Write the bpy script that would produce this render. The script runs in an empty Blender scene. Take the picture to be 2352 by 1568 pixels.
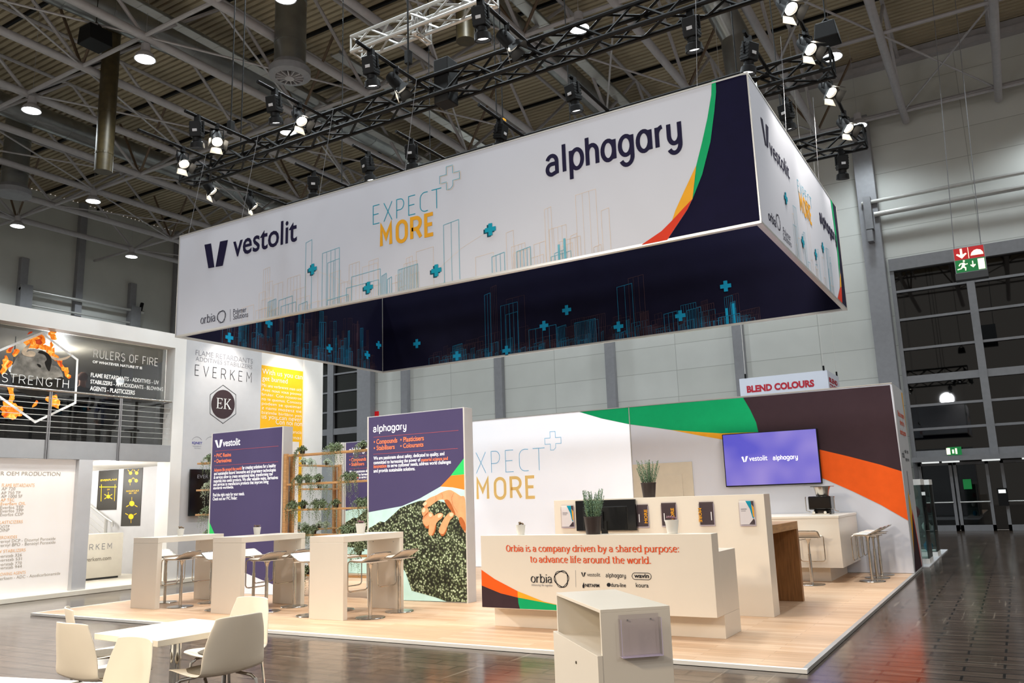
import bpy, bmesh, math, random
from mathutils import Vector, Matrix, Euler
SC = bpy.context.scene
COL = SC.collection
PI = math.pi
# ------------------------------------------------------------------ camera
IW, IH, FPX = 2352, 1568, 1895.842
PT = 0.04                                   # platform height
CAM = Vector((12.0813, -8.9693, 1.5953))
CEU = Euler((1.7603, 0.0321, 0.5439), 'XYZ')
cd = bpy.data.cameras.new('camera'); cam = bpy.data.objects.new('camera', cd); COL.objects.link(cam)
cam.location = CAM; cam.rotation_euler = CEU
cd.sensor_width = 36.0; cd.lens = 36.0 * FPX / IW; cd.clip_start = 0.05; cd.clip_end = 200
SC.camera = cam
# ------------------------------------------------------------------ world, exposure
wd = bpy.data.worlds.new('world'); SC.world = wd; wd.use_nodes = True
bg = wd.node_tree.nodes['Background']
bg.inputs[0].default_value = (1.0, 0.93, 0.84, 1); bg.inputs[1].default_value = 0.42
SC.view_settings.view_transform = 'Standard'; SC.view_settings.look = 'None'
SC.view_settings.exposure = 0.0; SC.view_settings.gamma = 1.0; SC.view_settings.use_curve_mapping = False
SC.cycles.max_bounces = 6; SC.cycles.diffuse_bounces = 3; SC.cycles.glossy_bounces = 3
SC.cycles.transmission_bounces = 4; SC.cycles.transparent_max_bounces = 8
SC.cycles.sample_clamp_indirect = 4.0; SC.cycles.caustics_reflective = False; SC.cycles.caustics_refractive = False

def lamp(kind, loc, energy, color=(1, 1, 1), target=None, size=0.1, angle=60, blend=0.6, name='light'):
    l = bpy.data.lights.new(name, kind); l.energy = energy; l.color = color
    if kind == 'SPOT':
        l.spot_size = math.radians(angle); l.spot_blend = blend; l.shadow_soft_size = size
    elif kind == 'POINT': l.shadow_soft_size = size
    else: l.size = size
    o = bpy.data.objects.new(name, l); COL.objects.link(o); o.location = loc
    if target is not None:
        o.rotation_euler = (Vector(target) - Vector(loc)).to_track_quat('-Z', 'Y').to_euler()
    return o
WARM = (1.0, 0.93, 0.84); COOL = (0.86, 0.95, 1.0); NEUT = (1.0, 0.97, 0.93)
E_STAGE, E_HALL, E_NEIGH = 470, 1500, 170
# added, unseen wash lights behind the camera; flood lamps of the white booth on the left
for x_, y_, z_, e_, t_, c_ in ((2, -15, 8.5, 1100, (3, 0, 5), (.95, .97, 1)), (8, -16, 8.5, 1100, (7, 0, 4.5), (.95, .97, 1)), (14, -14, 8.5, 450, (8, 0, 3), WARM), (20, -6, 8.5, 850, (10, 3, 4.5), (.95, .97, 1)), (5, -14, 6.5, 2900, (8.6, -5.0, .6), (1, .83, .6)), (21, -9, 6.5, 450, (4.5, .3, .8), (.95, .96, 1))):
    lamp('SPOT', (x_, y_, z_), e_, c_, t_, .5, 75, .8, 'added_wash')
for y_, e_ in ((-4.5, 2600), (-1, 1700)): lamp('SPOT', (-3.4, y_, 6.3), e_, WARM, (6.5, -4.2, .6), .3, 70, .8, 'left_flood')
lamp('SPOT', (-3.2, -2.5, 6.2), 2600, WARM, (1.5, -4.5, 0), .3, 80, .9, 'left_flood')

# ------------------------------------------------------------------ pixel -> point on a plane of the place
RM = CEU.to_matrix()
def ray(u, v): return RM @ Vector(((u - IW / 2) / FPX, -(v - IH / 2) / FPX, -1.0))
def on(ax, val, u, v):
    d = ray(u, v); t = (val - CAM[ax]) / d[ax]; return CAM + d * t
def PX(u, v, x): return on(0, x, u, v)
def PY(u, v, y): return on(1, y, u, v)
def PZ(u, v, z): return on(2, z, u, v)

# ------------------------------------------------------------------ materials
def lin(c):
    if isinstance(c, str):
        c = [int(c[i:i + 2], 16) / 255 for i in (0, 2, 4)]
        c = [x / 12.92 if x <= 0.04045 else ((x + 0.055) / 1.055) ** 2.4 for x in c]
    return (c[0], c[1], c[2], 1)
def mat(name, col, rough=0.5, metal=0.0, emit=0.0, ecol=None, noise=0.06, nscale=6.0, spec=0.5, bump=0.0, bscale=80, stretch=(1, 1, 1), coat=0.0):
    m = bpy.data.materials.new(name); m.use_nodes = True
    nt = m.node_tree; b = nt.nodes['Principled BSDF']; c = lin(col)
    tc = nt.nodes.new('ShaderNodeTexCoord'); mp = nt.nodes.new('ShaderNodeMapping'); mp.inputs['Scale'].default_value = stretch
    nt.links.new(tc.outputs['Object'], mp.inputs['Vector'])
    if noise > 0:
        n = nt.nodes.new('ShaderNodeTexNoise'); n.inputs['Scale'].default_value = nscale; n.inputs['Detail'].default_value = 4
        nt.links.new(mp.outputs[0], n.inputs['Vector'])
        r = nt.nodes.new('ShaderNodeValToRGB')
        r.color_ramp.elements[0].position = 0.3; r.color_ramp.elements[1].position = 0.7
        r.color_ramp.elements[0].color = [max(0, x * (1 - noise)) for x in c[:3]] + [1]
        r.color_ramp.elements[1].color = [min(1, x * (1 + noise)) for x in c[:3]] + [1]
        nt.links.new(n.outputs['Fac'], r.inputs['Fac']); nt.links.new(r.outputs['Color'], b.inputs['Base Color'])
    else: b.inputs['Base Color'].default_value = c
    if rough >= 0.6 and spec == 0.5: spec = 0.12
    b.inputs['Roughness'].default_value = rough; b.inputs['Metallic'].default_value = metal
    b.inputs['Specular IOR Level'].default_value = spec
    if coat: b.inputs['Coat Weight'].default_value = coat; b.inputs['Coat Roughness'].default_value = 0.05
    if emit > 0:
        b.inputs['Emission Color'].default_value = lin(ecol) if ecol else c; b.inputs['Emission Strength'].default_value = emit
    if bump > 0:
        n2 = nt.nodes.new('ShaderNodeTexNoise'); n2.inputs['Scale'].default_value = bscale
        bp = nt.nodes.new('ShaderNodeBump'); bp.inputs['Strength'].default_value = bump; bp.inputs['Distance'].default_value = 0.01
        nt.links.new(mp.outputs[0], n2.inputs['Vector']); nt.links.new(n2.outputs['Fac'], bp.inputs['Height']); nt.links.new(bp.outputs[0], b.inputs['Normal'])
    return m
def brickmat(name, c1, c2, mortar, rough, bw, bh, ms=0.01, spec=0.5, noise=0.25, nsc=(1.2, 14, 1), rot=0, rnoise=0.0, offset=0.5, axes='xy', bump=0.0):
    m = bpy.data.materials.new(name); m.use_nodes = True
    nt = m.node_tree; b = nt.nodes['Principled BSDF']
    tc = nt.nodes.new('ShaderNodeTexCoord'); mp = nt.nodes.new('ShaderNodeMapping')
    if axes == 'xz': mp.inputs['Rotation'].default_value = (PI / 2, 0, 0)
    if axes == 'yz': mp.inputs['Rotation'].default_value = (PI / 2, 0, PI / 2)
    if rot: mp.inputs['Rotation'].default_value = (0, 0, rot)
    nt.links.new(tc.outputs['Object'], mp.inputs['Vector'])
    t = nt.nodes.new('ShaderNodeTexBrick'); t.offset = offset
    t.inputs['Color1'].default_value = lin(c1); t.inputs['Color2'].default_value = lin(c2); t.inputs['Mortar'].default_value = lin(mortar)
    t.inputs['Scale'].default_value = 1.0; t.inputs['Mortar Size'].default_value = ms
    t.inputs['Brick Width'].default_value = bw; t.inputs['Row Height'].default_value = bh; t.inputs['Bias'].default_value = 0
    nt.links.new(mp.outputs[0], t.inputs['Vector'])
    mp2 = nt.nodes.new('ShaderNodeMapping'); mp2.inputs['Scale'].default_value = nsc; nt.links.new(mp.outputs[0], mp2.inputs['Vector'])
    n = nt.nodes.new('ShaderNodeTexNoise'); n.inputs['Scale'].default_value = 2.0; n.inputs['Detail'].default_value = 6
    nt.links.new(mp2.outputs[0], n.inputs['Vector'])
    mx = nt.nodes.new('ShaderNodeMix'); mx.data_type = 'RGBA'; mx.blend_type = 'MULTIPLY'; mx.inputs['Factor'].default_value = 1
    r = nt.nodes.new('ShaderNodeValToRGB'); r.color_ramp.elements[0].position = .3; r.color_ramp.elements[1].position = .7
    r.color_ramp.elements[0].color = (1 - noise,) * 3 + (1,); r.color_ramp.elements[1].color = (1, 1, 1, 1)
    nt.links.new(n.outputs['Fac'], r.inputs['Fac']); nt.links.new(t.outputs['Color'], mx.inputs['A']); nt.links.new(r.outputs['Color'], mx.inputs['B'])
    nt.links.new(mx.outputs['Result'], b.inputs['Base Color'])
    b.inputs['Roughness'].default_value = rough; b.inputs['Specular IOR Level'].default_value = spec
    if rnoise:
        mr = nt.nodes.new('ShaderNodeMapRange'); mr.inputs['To Min'].default_value = rough - rnoise; mr.inputs['To Max'].default_value = rough + rnoise
        n3 = nt.nodes.new('ShaderNodeTexNoise'); n3.inputs['Scale'].default_value = 1.3; n3.inputs['Detail'].default_value = 5
        nt.links.new(mp.outputs[0], n3.inputs['Vector']); nt.links.new(n3.outputs['Fac'], mr.inputs['Value']); nt.links.new(mr.outputs[0], b.inputs['Roughness'])
    if bump:
        bp = nt.nodes.new('ShaderNodeBump'); bp.inputs['Strength'].default_value = bump; bp.inputs['Distance'].default_value = 0.004; bp.invert = True
        nt.links.new(t.outputs['Fac'], bp.inputs['Height']); nt.links.new(bp.outputs[0], b.inputs['Normal'])
    return m
def glassmat(name, tint, alpha, rough=0.02, fk=0.9):
    m = bpy.data.materials.new(name); m.use_nodes = True; nt = m.node_tree
    for n in list(nt.nodes): nt.nodes.remove(n)
    o = nt.nodes.new('ShaderNodeOutputMaterial'); tr = nt.nodes.new('ShaderNodeBsdfTransparent'); tr.inputs[0].default_value = lin(tint)
    g = nt.nodes.new('ShaderNodeBsdfGlossy'); g.inputs['Roughness'].default_value = rough
    fr = nt.nodes.new('ShaderNodeFresnel'); fr.inputs[0].default_value = 1.45
    ad = nt.nodes.new('ShaderNodeMath'); ad.operation = 'MULTIPLY_ADD'; ad.inputs[1].default_value = fk; ad.inputs[2].default_value = alpha
    nt.links.new(fr.outputs[0], ad.inputs[0])
    mx = nt.nodes.new('ShaderNodeMixShader'); nt.links.new(ad.outputs[0], mx.inputs[0]); nt.links.new(tr.outputs[0], mx.inputs[1]); nt.links.new(g.outputs[0], mx.inputs[2])
    nt.links.new(mx.outputs[0], o.inputs[0]); return m
M = {}
M['hall_floor'] = brickmat('dark glossy tiles', '463930', '55473d', '15110e', 0.17, 0.62, 0.21, 0.012, spec=0.8, noise=0.4, nsc=(1.5, 3, 1), rnoise=0.06, bump=0.6)
def scuffs(m):
    nt = m.node_tree; b = nt.nodes['Principled BSDF']; src = b.inputs['Base Color'].links[0].from_socket; tc = nt.nodes['Texture Coordinate']; last = src
    for sc, rz in (((.35, 9, 1), .3), ((9, .3, 1), .15), ((.5, 14, 1), -.7)):
        mp = nt.nodes.new('ShaderNodeMapping'); mp.inputs['Scale'].default_value = sc; mp.inputs['Rotation'].default_value = (0, 0, rz); nt.links.new(tc.outputs['Object'], mp.inputs['Vector'])
        n = nt.nodes.new('ShaderNodeTexNoise'); n.inputs['Scale'].default_value = 2.2; n.inputs['Detail'].default_value = 3; nt.links.new(mp.outputs[0], n.inputs['Vector'])
        r = nt.nodes.new('ShaderNodeValToRGB'); r.color_ramp.elements[0].position = .64; r.color_ramp.elements[0].color = (0, 0, 0, 1); r.color_ramp.elements[1].position = .72; r.color_ramp.elements[1].color = (.6, .6, .6, 1); nt.links.new(n.outputs['Fac'], r.inputs['Fac'])
        x = nt.nodes.new('ShaderNodeMix'); x.data_type = 'RGBA'; x.inputs['B'].default_value = lin('857a6c'); nt.links.new(r.outputs[0], x.inputs['Factor']); nt.links.new(last, x.inputs['A']); last = x.outputs['Result']
    nt.links.new(last, b.inputs['Base Color'])
scuffs(M['hall_floor'])
M['oak'] = brickmat('light oak planks', 'e0bfa0', 'd2ab88', 'b08b6c', 0.42, 1.25, 0.115, 0.0022, spec=0.35, noise=0.22, nsc=(1.1, 22, 1))
M['wall_panel'] = brickmat('pale wall panels', 'cfd0cb', 'c9cac4', 'a3a49e', 0.6, 6.0, 1.15, 0.012, noise=0.06, nsc=(.5, .5, .5), axes='xz', offset=0)
M['wall_panel_side'] = brickmat('pale side wall panels', 'cfd0cb', 'c9cac4', 'a3a49e', 0.6, 6.0, 1.15, 0.012, noise=0.06, nsc=(.5, .5, .5), axes='yz', offset=0)
M['roof_sheet'] = mat('corrugated roof sheet', 'b5a88f', 0.6, noise=0.12, nscale=0.6)
M['steel_grey'] = mat('grey painted steel', 'aba8ab', 0.45, noise=0.06)
M['steel_rust'] = mat('brown painted steel', '6b5847', 0.5, noise=0.15)
M['col_grey'] = mat('grey column paint', '8a8a8e', 0.5)
M['frame_grey'] = mat('dark grey window frame', '808083', 0.4)
M['galv'] = mat('galvanised duct', '9b9d9c', 0.28, 0.85, noise=0.15, nscale=2)
M['brass'] = mat('brownish duct', '40361f', 0.45, 0.2, noise=0.25)
M['black'] = mat('matt black metal', '070708', 0.55, noise=0.2, spec=0.25)
M['black_gloss'] = mat('gloss black plastic', '0b0b0d', 0.12, noise=0.1)
M['white_lac'] = mat('white lacquered board', 'e3dacc', 0.3, noise=0.015, nscale=2)
M['white_matt'] = mat('white matt board', 'eae8e4', 0.6, noise=0.02, nscale=2)
M['grey_board'] = mat('light grey board', 'c6c6c8', 0.55, noise=0.02)
M['grey_mid'] = mat('mid grey board', '9b9da0', 0.5, noise=0.03)
M['chrome'] = mat('brushed chrome', 'c3bfb8', 0.22, 1.0, noise=0.06, nscale=20)
M['chrome_pol'] = mat('polished chrome', 'd8d6d2', 0.06, 1.0, noise=0.0)
M['alu'] = mat('aluminium edge', 'c9c8c4', 0.35, 0.6, noise=0.04)
M['banner_white'] = mat('white stretched fabric', 'd3d6e0', 0.8, noise=0.012, nscale=1.2, bump=0.04, bscale=300)
M['navy'] = mat('navy stretched fabric', '080720', 0.8, noise=0.1, nscale=0.8)
M['navy_print'] = mat('navy print', '0e0b2c', 0.7, noise=0.08)
M['navy_text'] = mat('dark navy lettering', '1c1838', 0.6, noise=0.05)
M['green'] = mat('green print', '0fa668', 0.6, noise=0.04)
M['amber'] = mat('amber print', 'efab2f', 0.6, noise=0.04)
M['red'] = mat('red print', 'd93f28', 0.6, noise=0.04)
M['orange'] = mat('orange print', 'f0601f', 0.6, noise=0.04)
M['brown'] = mat('dark brown print', '3d2d33', 0.6, noise=0.05)
M['teal'] = mat('teal print', '109ab4', 0.6, noise=0.04)
M['teal_dark'] = mat('dark teal print', '0c4f62', 0.6, noise=0.05)
M['teal_line'] = mat('teal line print', '6fb4c6', 0.6, noise=0.1)
M['sand_line'] = mat('sand line print', 'e6d2bf', 0.6, noise=0.1)
M['cyan_line'] = mat('cyan line print', '175f80', 0.7, noise=0.35, nscale=3)
M['copper_line'] = mat('copper line print', '33242e', 0.7, noise=0.4, nscale=3)
M['cyan'] = mat('cyan print', '0f86ae', 0.6, noise=0.08)
M['ink'] = mat('black ink lettering', '26262c', 0.6, noise=0.05)
M['ink_grey'] = mat('grey ink lettering', '8a8a90', 0.6, noise=0.05)
M['orange_ink'] = mat('burnt orange ink', 'd9562c', 0.6, noise=0.05)
# back-lit fabric: these are light boxes
M['lit_white'] = mat('backlit white fabric', 'eef1f8', 0.7, emit=0.4, noise=0.01)
M['lit_purple'] = mat('backlit purple fabric', '423a57', 0.6, emit=0.42, ecol='5f567c', noise=0.04, nscale=1.5)
M['lit_green'] = mat('backlit green print', '35c968', 0.6, emit=0.4, noise=0.03)
M['lit_orange'] = mat('backlit orange print', 'f58634', 0.6, emit=0.4, noise=0.03)
M['lit_text'] = mat('backlit white lettering', 'ffffff', 0.6, emit=0.6, noise=0.01)
M['lit_coral'] = mat('backlit coral lettering', 'ff8552', 0.6, emit=0.5, noise=0.01)
M['lit_rule'] = mat('backlit red rule', 'b05a66', 0.6, emit=0.15, noise=0.01)
M['lit_mint'] = mat('backlit mint print', 'bfe0d6', 0.6, emit=0.45, noise=0.12, nscale=4)
M['lit_skin'] = mat('backlit skin print', 'e8a273', 0.6, emit=0.35, noise=0.14, nscale=9)
M['lit_skin_dark'] = mat('backlit shaded skin print', 'b8683a', 0.6, emit=0.2, noise=0.14, nscale=9)
M['lit_skin_light'] = mat('backlit nail print', 'f6c9a4', 0.6, emit=0.35, noise=0.1, nscale=9)
M['lit_pale_blue'] = mat('pale blue line print', '7fbfe4', 0.6, emit=0.12, noise=0.02)
M['lit_pale_amber'] = mat('pale amber print', 'f8d58a', 0.6, emit=0.12, noise=0.02)
M['wood_shelf'] = mat('pine shelf wood', 'c99a66', 0.5, noise=0.2, nscale=5, stretch=(1, 8, 8))
M['wood_table'] = mat('brown oak veneer', '8d6238', 0.45, noise=0.28, nscale=4, stretch=(10, 10, 0.8))
M['wood_edge'] = mat('lighter oak edge', 'b98e5f', 0.45, noise=0.2, nscale=4, stretch=(1, 1, 6))
M['leaf'] = mat('green leaves', '728562', 0.55, noise=0.35, nscale=30)
M['leaf_pale'] = mat('pale green leaves', 'a9b59c', 0.55, noise=0.3, nscale=30)
M['rosemary'] = mat('grey green needles', '7d9c86', 0.6, noise=0.4, nscale=40)
M['succ_red'] = mat('purplish succulent', 'a8848c', 0.55, noise=0.3, nscale=40)
M['succ_brown'] = mat('brownish succulent', '9a8468', 0.55, noise=0.35, nscale=60)
M['pot_black'] = mat('black plastic pot', '1a1817', 0.4, noise=0.1)
M['pot_brown'] = mat('dark brown pot', '2e2320', 0.4, noise=0.1)
M['pot_white'] = mat('white ceramic pot', 'dcd9d2', 0.35, noise=0.03)
M['soil'] = mat('soil', '33251b', 0.9, noise=0.4, nscale=60)
M['seat_pad'] = mat('cream leather', 'f0e7dc', 0.45, noise=0.03)
M['chair_shell'] = mat('off-white moulded shell', 'fbf0dd', 0.42, noise=0.012)
M['cushion'] = mat('taupe seat cushion', '7d7364', 0.85, noise=0.12, nscale=40)
M['acrylic'] = glassmat('clear acrylic', 'fcfbfd', 0.0, .03, .2)
M['acrylic_edge'] = mat('violet acrylic edge', 'cfc4e2', 0.15, noise=0.02)
M['lens'] = mat('lit lamp lens', 'fff4e0', 0.3, emit=45.0, noise=0)
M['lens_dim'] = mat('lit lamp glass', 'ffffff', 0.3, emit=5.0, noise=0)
M['strip_lit'] = mat('dim strip light', 'e8ecea', 0.4, emit=0.9, noise=0)
M['barn_lit'] = mat('barn door coloured as lit', 'e8e4da', 0.4, noise=0.02)  # pale colour stands in for lamplight on the inner flap
M['night'] = glassmat('night window glass', '3a3d40', 0.03)
M['glass_dark'] = glassmat('tinted partition glass', '9fa1a2', 0.015)
M['glass_clear'] = glassmat('clear showcase glass', 'dfe9e6', 0.03)
M['outside'] = mat('night sky outside', '040405', 0.9, noise=0)
M['beige'] = mat('beige door board', 'cfc6b4', 0.5, noise=0.03)
M['yellow'] = mat('yellow sign board', 'f7b916', 0.5, noise=0.03)
M['yellow_ink'] = mat('yellow ink', 'f2c40c', 0.5, noise=0.03)
M['anthracite'] = mat('anthracite print', '302e2b', 0.5, noise=0.06)
M['smoke'] = mat('dark grey print', '3c3c3e', 0.4, noise=0.1)
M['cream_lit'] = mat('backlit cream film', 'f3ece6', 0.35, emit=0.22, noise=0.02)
M['taupe_ink'] = mat('taupe lettering', 'a79f92', 0.6, noise=0.05)
M['peach_ink'] = mat('peach lettering', 'f0b97e', 0.6, noise=0.05)
M['ivory'] = mat('ivory lacquer', 'f3ecdc', 0.4, noise=0.02)
M['flame'] = mat('flame print', 'f58a2a', 0.6, emit=0.6, noise=0.45, nscale=9)
def flame_ramp(m):
    nt = m.node_tree; b = nt.nodes['Principled BSDF']; r = nt.nodes['Color Ramp']; e = r.color_ramp.elements; e[0].color = lin('b03a14'); e[1].color = lin('ffd070'); x = e.new(.5); x.color = lin('f58a26')
    nt.nodes['Noise Texture'].inputs['Distortion'].default_value = 1.2; nt.links.new(r.outputs[0], b.inputs['Emission Color'])
flame_ramp(M['flame'])
M['flame_dark'] = mat('ember print', 'd8502a', 0.6, emit=0.15, noise=0.4, nscale=9)
M['bull'] = mat('bull hide print', '8c877e', 0.6, noise=0.55, nscale=5)
M['bull_dark'] = mat('bull shade print', '26231f', 0.6, noise=0.3, nscale=6)
M['horn'] = mat('horn print', 'd8c0a4', 0.6, noise=0.25, nscale=8)
M['white_ink'] = mat('white lettering', 'f2f2ee', 0.5, emit=0.1, noise=0.01)
M['maroon'] = mat('dark plum print', '3b2a2e', 0.5, noise=0.05)
M['blue_ink'] = mat('violet blue ink', '4a4a9c', 0.5, noise=0.05)
M['sign_red'] = mat('lit red sign', 'b00c12', 0.4, emit=0.55, noise=0.01)
M['sign_green'] = mat('lit green sign', '067034', 0.4, emit=0.5, noise=0.01)
M['sign_white'] = mat('lit sign pictogram', 'fff8d8', 0.4, emit=0.9, noise=0.01)
M['crimson'] = mat('crimson lettering', 'b3152c', 0.5, noise=0.05)
M['skin'] = mat('skin', 'a9745a', 0.55, noise=0.08)
M['hair'] = mat('dark hair', '241a15', 0.7, noise=0.3)
M['hair_brown'] = mat('auburn hair', '5b3826', 0.7, noise=0.3)
M['suit'] = mat('dark suit cloth', '17181f', 0.8, noise=0.1)
M['blue_shirt'] = mat('blue shirt cloth', '4a5274', 0.8, noise=0.1)
def pelletmat():
    m = bpy.data.materials.new('printed pellets'); m.use_nodes = True; nt = m.node_tree; b = nt.nodes['Principled BSDF']
    tc = nt.nodes.new('ShaderNodeTexCoord'); v = nt.nodes.new('ShaderNodeTexVoronoi'); v.inputs['Scale'].default_value = 27
    nt.links.new(tc.outputs['Object'], v.inputs['Vector'])
    r = nt.nodes.new('ShaderNodeValToRGB'); e = r.color_ramp.elements
    e[0].position = .16; e[0].color = lin('dfe8cc'); e[1].position = .62; e[1].color = lin('262a1a'); x = e.new(.36); x.color = lin('7d8d64')
    n = nt.nodes.new('ShaderNodeTexNoise'); n.inputs['Scale'].default_value = 4; nt.links.new(tc.outputs['Object'], n.inputs['Vector'])
    r2 = nt.nodes.new('ShaderNodeValToRGB'); r2.color_ramp.elements[0].position = .38; r2.color_ramp.elements[0].color = (.18, .17, .13, 1); r2.color_ramp.elements[1].position = .62; r2.color_ramp.elements[1].color = (1, 1, 1, 1)
    mx = nt.nodes.new('ShaderNodeMix'); mx.data_type = 'RGBA'; mx.blend_type = 'MULTIPLY'; mx.inputs['Factor'].default_value = .75
    nt.links.new(v.outputs['Distance'], r.inputs['Fac']); nt.links.new(n.outputs['Fac'], r2.inputs['Fac'])
    nt.links.new(r.outputs[0], mx.inputs['A']); nt.links.new(r2.outputs[0], mx.inputs['B']); nt.links.new(mx.outputs['Result'], b.inputs['Base Color'])
    nt.links.new(mx.outputs['Result'], b.inputs['Emission Color']); b.inputs['Emission Strength'].default_value = .35; b.inputs['Roughness'].default_value = .6
    return m
M['pellets'] = pelletmat()
def screenmat():
    m = bpy.data.materials.new('lit screen picture'); m.use_nodes = True; nt = m.node_tree; b = nt.nodes['Principled BSDF']
    tc = nt.nodes.new('ShaderNodeTexCoord'); n = nt.nodes.new('ShaderNodeTexNoise'); n.inputs['Scale'].default_value = 1.3; n.inputs['Detail'].default_value = 1
    nt.links.new(tc.outputs['Object'], n.inputs['Vector'])
    r = nt.nodes.new('ShaderNodeValToRGB'); e = r.color_ramp.elements
    e[0].position = .38; e[0].color = lin('5a55cf'); e[1].position = .75; e[1].color = lin('a492e0')
    nt.links.new(n.outputs['Fac'], r.inputs['Fac']); nt.links.new(r.outputs[0], b.inputs['Emission Color']); b.inputs['Emission Strength'].default_value = .9
    b.inputs['Base Color'].default_value = lin('101018'); b.inputs['Roughness'].default_value = .2
    return m
M['screen'] = screenmat()

# ------------------------------------------------------------------ mesh building
def wloc(o):
    v = Vector((0, 0, 0))
    while o is not None: v += o.location; o = o.parent
    return v
class MB:
    def __init__(s): s.bm = bmesh.new()
    def face(s, pts):
        vs = [s.bm.verts.new(p) for p in pts]
        try: return s.bm.faces.new(vs)
        except ValueError: return None
    def box(s, x0, y0, z0, x1, y1, z1, mtx=None):
        v = [Vector((x, y, z)) for x in (x0, x1) for y in (y0, y1) for z in (z0, z1)]
        if mtx is not None: v = [mtx @ p for p in v]
        v = [s.bm.verts.new(p) for p in v]
        for q in ((0, 1, 3, 2), (4, 6, 7, 5), (0, 4, 5, 1), (2, 3, 7, 6), (0, 2, 6, 4), (1, 5, 7, 3)): s.bm.faces.new([v[i] for i in q])
        return s
    def ring(s, c, a, b, r, n, r2=None):
        r2 = r if r2 is None else r2
        return [s.bm.verts.new(c + a * (r * math.cos(2 * PI * i / n)) + b * (r2 * math.sin(2 * PI * i / n))) for i in range(n)]
    def skin(s, rings, cap=True, closed=False):
        n = len(rings[0]); k = len(rings)
        for i in range(k if closed else k - 1):
            A, B = rings[i], rings[(i + 1) % k]
            for j in range(n): s.bm.faces.new((A[j], A[(j + 1) % n], B[(j + 1) % n], B[j]))
        if cap and not closed:
            s.bm.faces.new(list(reversed(rings[0]))); s.bm.faces.new(rings[-1])
    def cyl(s, p, q, r, n=10, r2=None):
        p, q = Vector(p), Vector(q); d = (q - p).normalized()
        a = d.orthogonal().normalized(); b = d.cross(a)
        s.skin([s.ring(p, a, b, r, n), s.ring(q, a, b, r if r2 is None else r2, n)]); return s
    def tube(s, pts, r, n=8, closed=False, flat=1.0, up=None):
        pts = [Vector(p) for p in pts]; k = len(pts); rings = []; prev = None
        for i in range(k):
            if closed: d = (pts[(i + 1) % k] - pts[i - 1]).normalized()
            elif i == 0: d = (pts[1] - pts[0]).normalized()
            elif i == k - 1: d = (pts[-1] - pts[-2]).normalized()
            else: d = ((pts[i + 1] - pts[i]).normalized() + (pts[i] - pts[i - 1]).normalized()).normalized()
            if prev is None:
                a = d.orthogonal().normalized() if up is None else (Vector(up) - d * d.dot(Vector(up))).normalized()
            else: a = (prev - d * d.dot(prev)).normalized()
            prev = a; b = d.cross(a)
            rr = r[i] if isinstance(r, (list, tuple)) else r
            rings.append(s.ring(pts[i], a, b, rr, n, rr * flat))
        s.skin(rings, closed=closed); return s
    def lathe(s, prof, c=(0, 0, 0), n=20, mtx=None):
        c = Vector(c); rings = []
        for r, z in prof:
            ps = [Vector((r * math.cos(2 * PI * i / n), r * math.sin(2 * PI * i / n), z)) for i in range(n)]
            if mtx is not None: ps = [mtx @ p for p in ps]
            rings.append([s.bm.verts.new(c + p) for p in ps])
        s.skin(rings); return s
    def prism(s, pts, vec):
        vec = Vector(vec); A = [s.bm.verts.new(Vector(p)) for p in pts]; B = [s.bm.verts.new(Vector(p) + vec) for p in pts]; n = len(A)
        s.bm.faces.new(A); s.bm.faces.new(list(reversed(B)))
        for i in range(n): s.bm.faces.new((A[i], B[i], B[(i + 1) % n], A[(i + 1) % n]))
        return s
    def sphere(s, c, r, n=10, sz=(1, 1, 1)):
        c = Vector(c); rings = []
        for i in range(1, n // 2):
            t = PI * i / (n // 2)
            rings.append([s.bm.verts.new(c + Vector((r * sz[0] * math.sin(t) * math.cos(2 * PI * j / n), r * sz[1] * math.sin(t) * math.sin(2 * PI * j / n), r * sz[2] * math.cos(t)))) for j in range(n)])
        s.skin(rings); return s
    def build(s, name, m, parent=None, local=False, bevel=0, smooth=False, recalc=True):
        if recalc: bmesh.ops.recalc_face_normals(s.bm, faces=s.bm.faces)
        if parent is not None and not local:
            w = wloc(parent)
            for v in s.bm.verts: v.co -= w
        me = bpy.data.meshes.new(name); s.bm.to_mesh(me); s.bm.free()
        if smooth:
            for p in me.polygons: p.use_smooth = True
        me.materials.append(M[m] if isinstance(m, str) else m)
        o = bpy.data.objects.new(name, me); COL.objects.link(o)
        if parent is not None: o.parent = parent
        if smooth and not bevel: sharp(me)
        if bevel:
            bv = o.modifiers.new('bevel', 'BEVEL'); bv.width = bevel; bv.segments = 2; bv.limit_method = 'ANGLE'; bv.angle_limit = 0.6
        return o
def sharp(me, ang=0.7):
    bm = bmesh.new(); bm.from_mesh(me)
    for e in bm.edges:
        if len(e.link_faces) == 2 and e.calc_face_angle(0) > ang: e.smooth = False
    bm.to_mesh(me); bm.free()
def thing(name, label, cat, loc=(0, 0, 0), rz=0, group=None):
    o = bpy.data.objects.new(name, None); COL.objects.link(o); o.location = loc; o.rotation_euler = (0, 0, rz); o.empty_display_size = .1
    o['label'] = label; o['category'] = cat
    if group: o['group'] = group
    return o
def tag(o, label, cat, group=None):
    o['label'] = label; o['category'] = cat
    if group: o['group'] = group
    return o
def struct(o): o['kind'] = 'structure'; return o
def dup(root, loc, rz, label, group=None, swap=None):
    r = root.copy(); COL.objects.link(r); r.location = loc; r.rotation_euler = (0, 0, rz); r['label'] = label
    if group: r['group'] = group
    for ch in list(root.children):
        c = ch.copy(); COL.objects.link(c); c.parent = r
        for g in ch.children:
            d = g.copy(); COL.objects.link(d); d.parent = c
    return r

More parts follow.
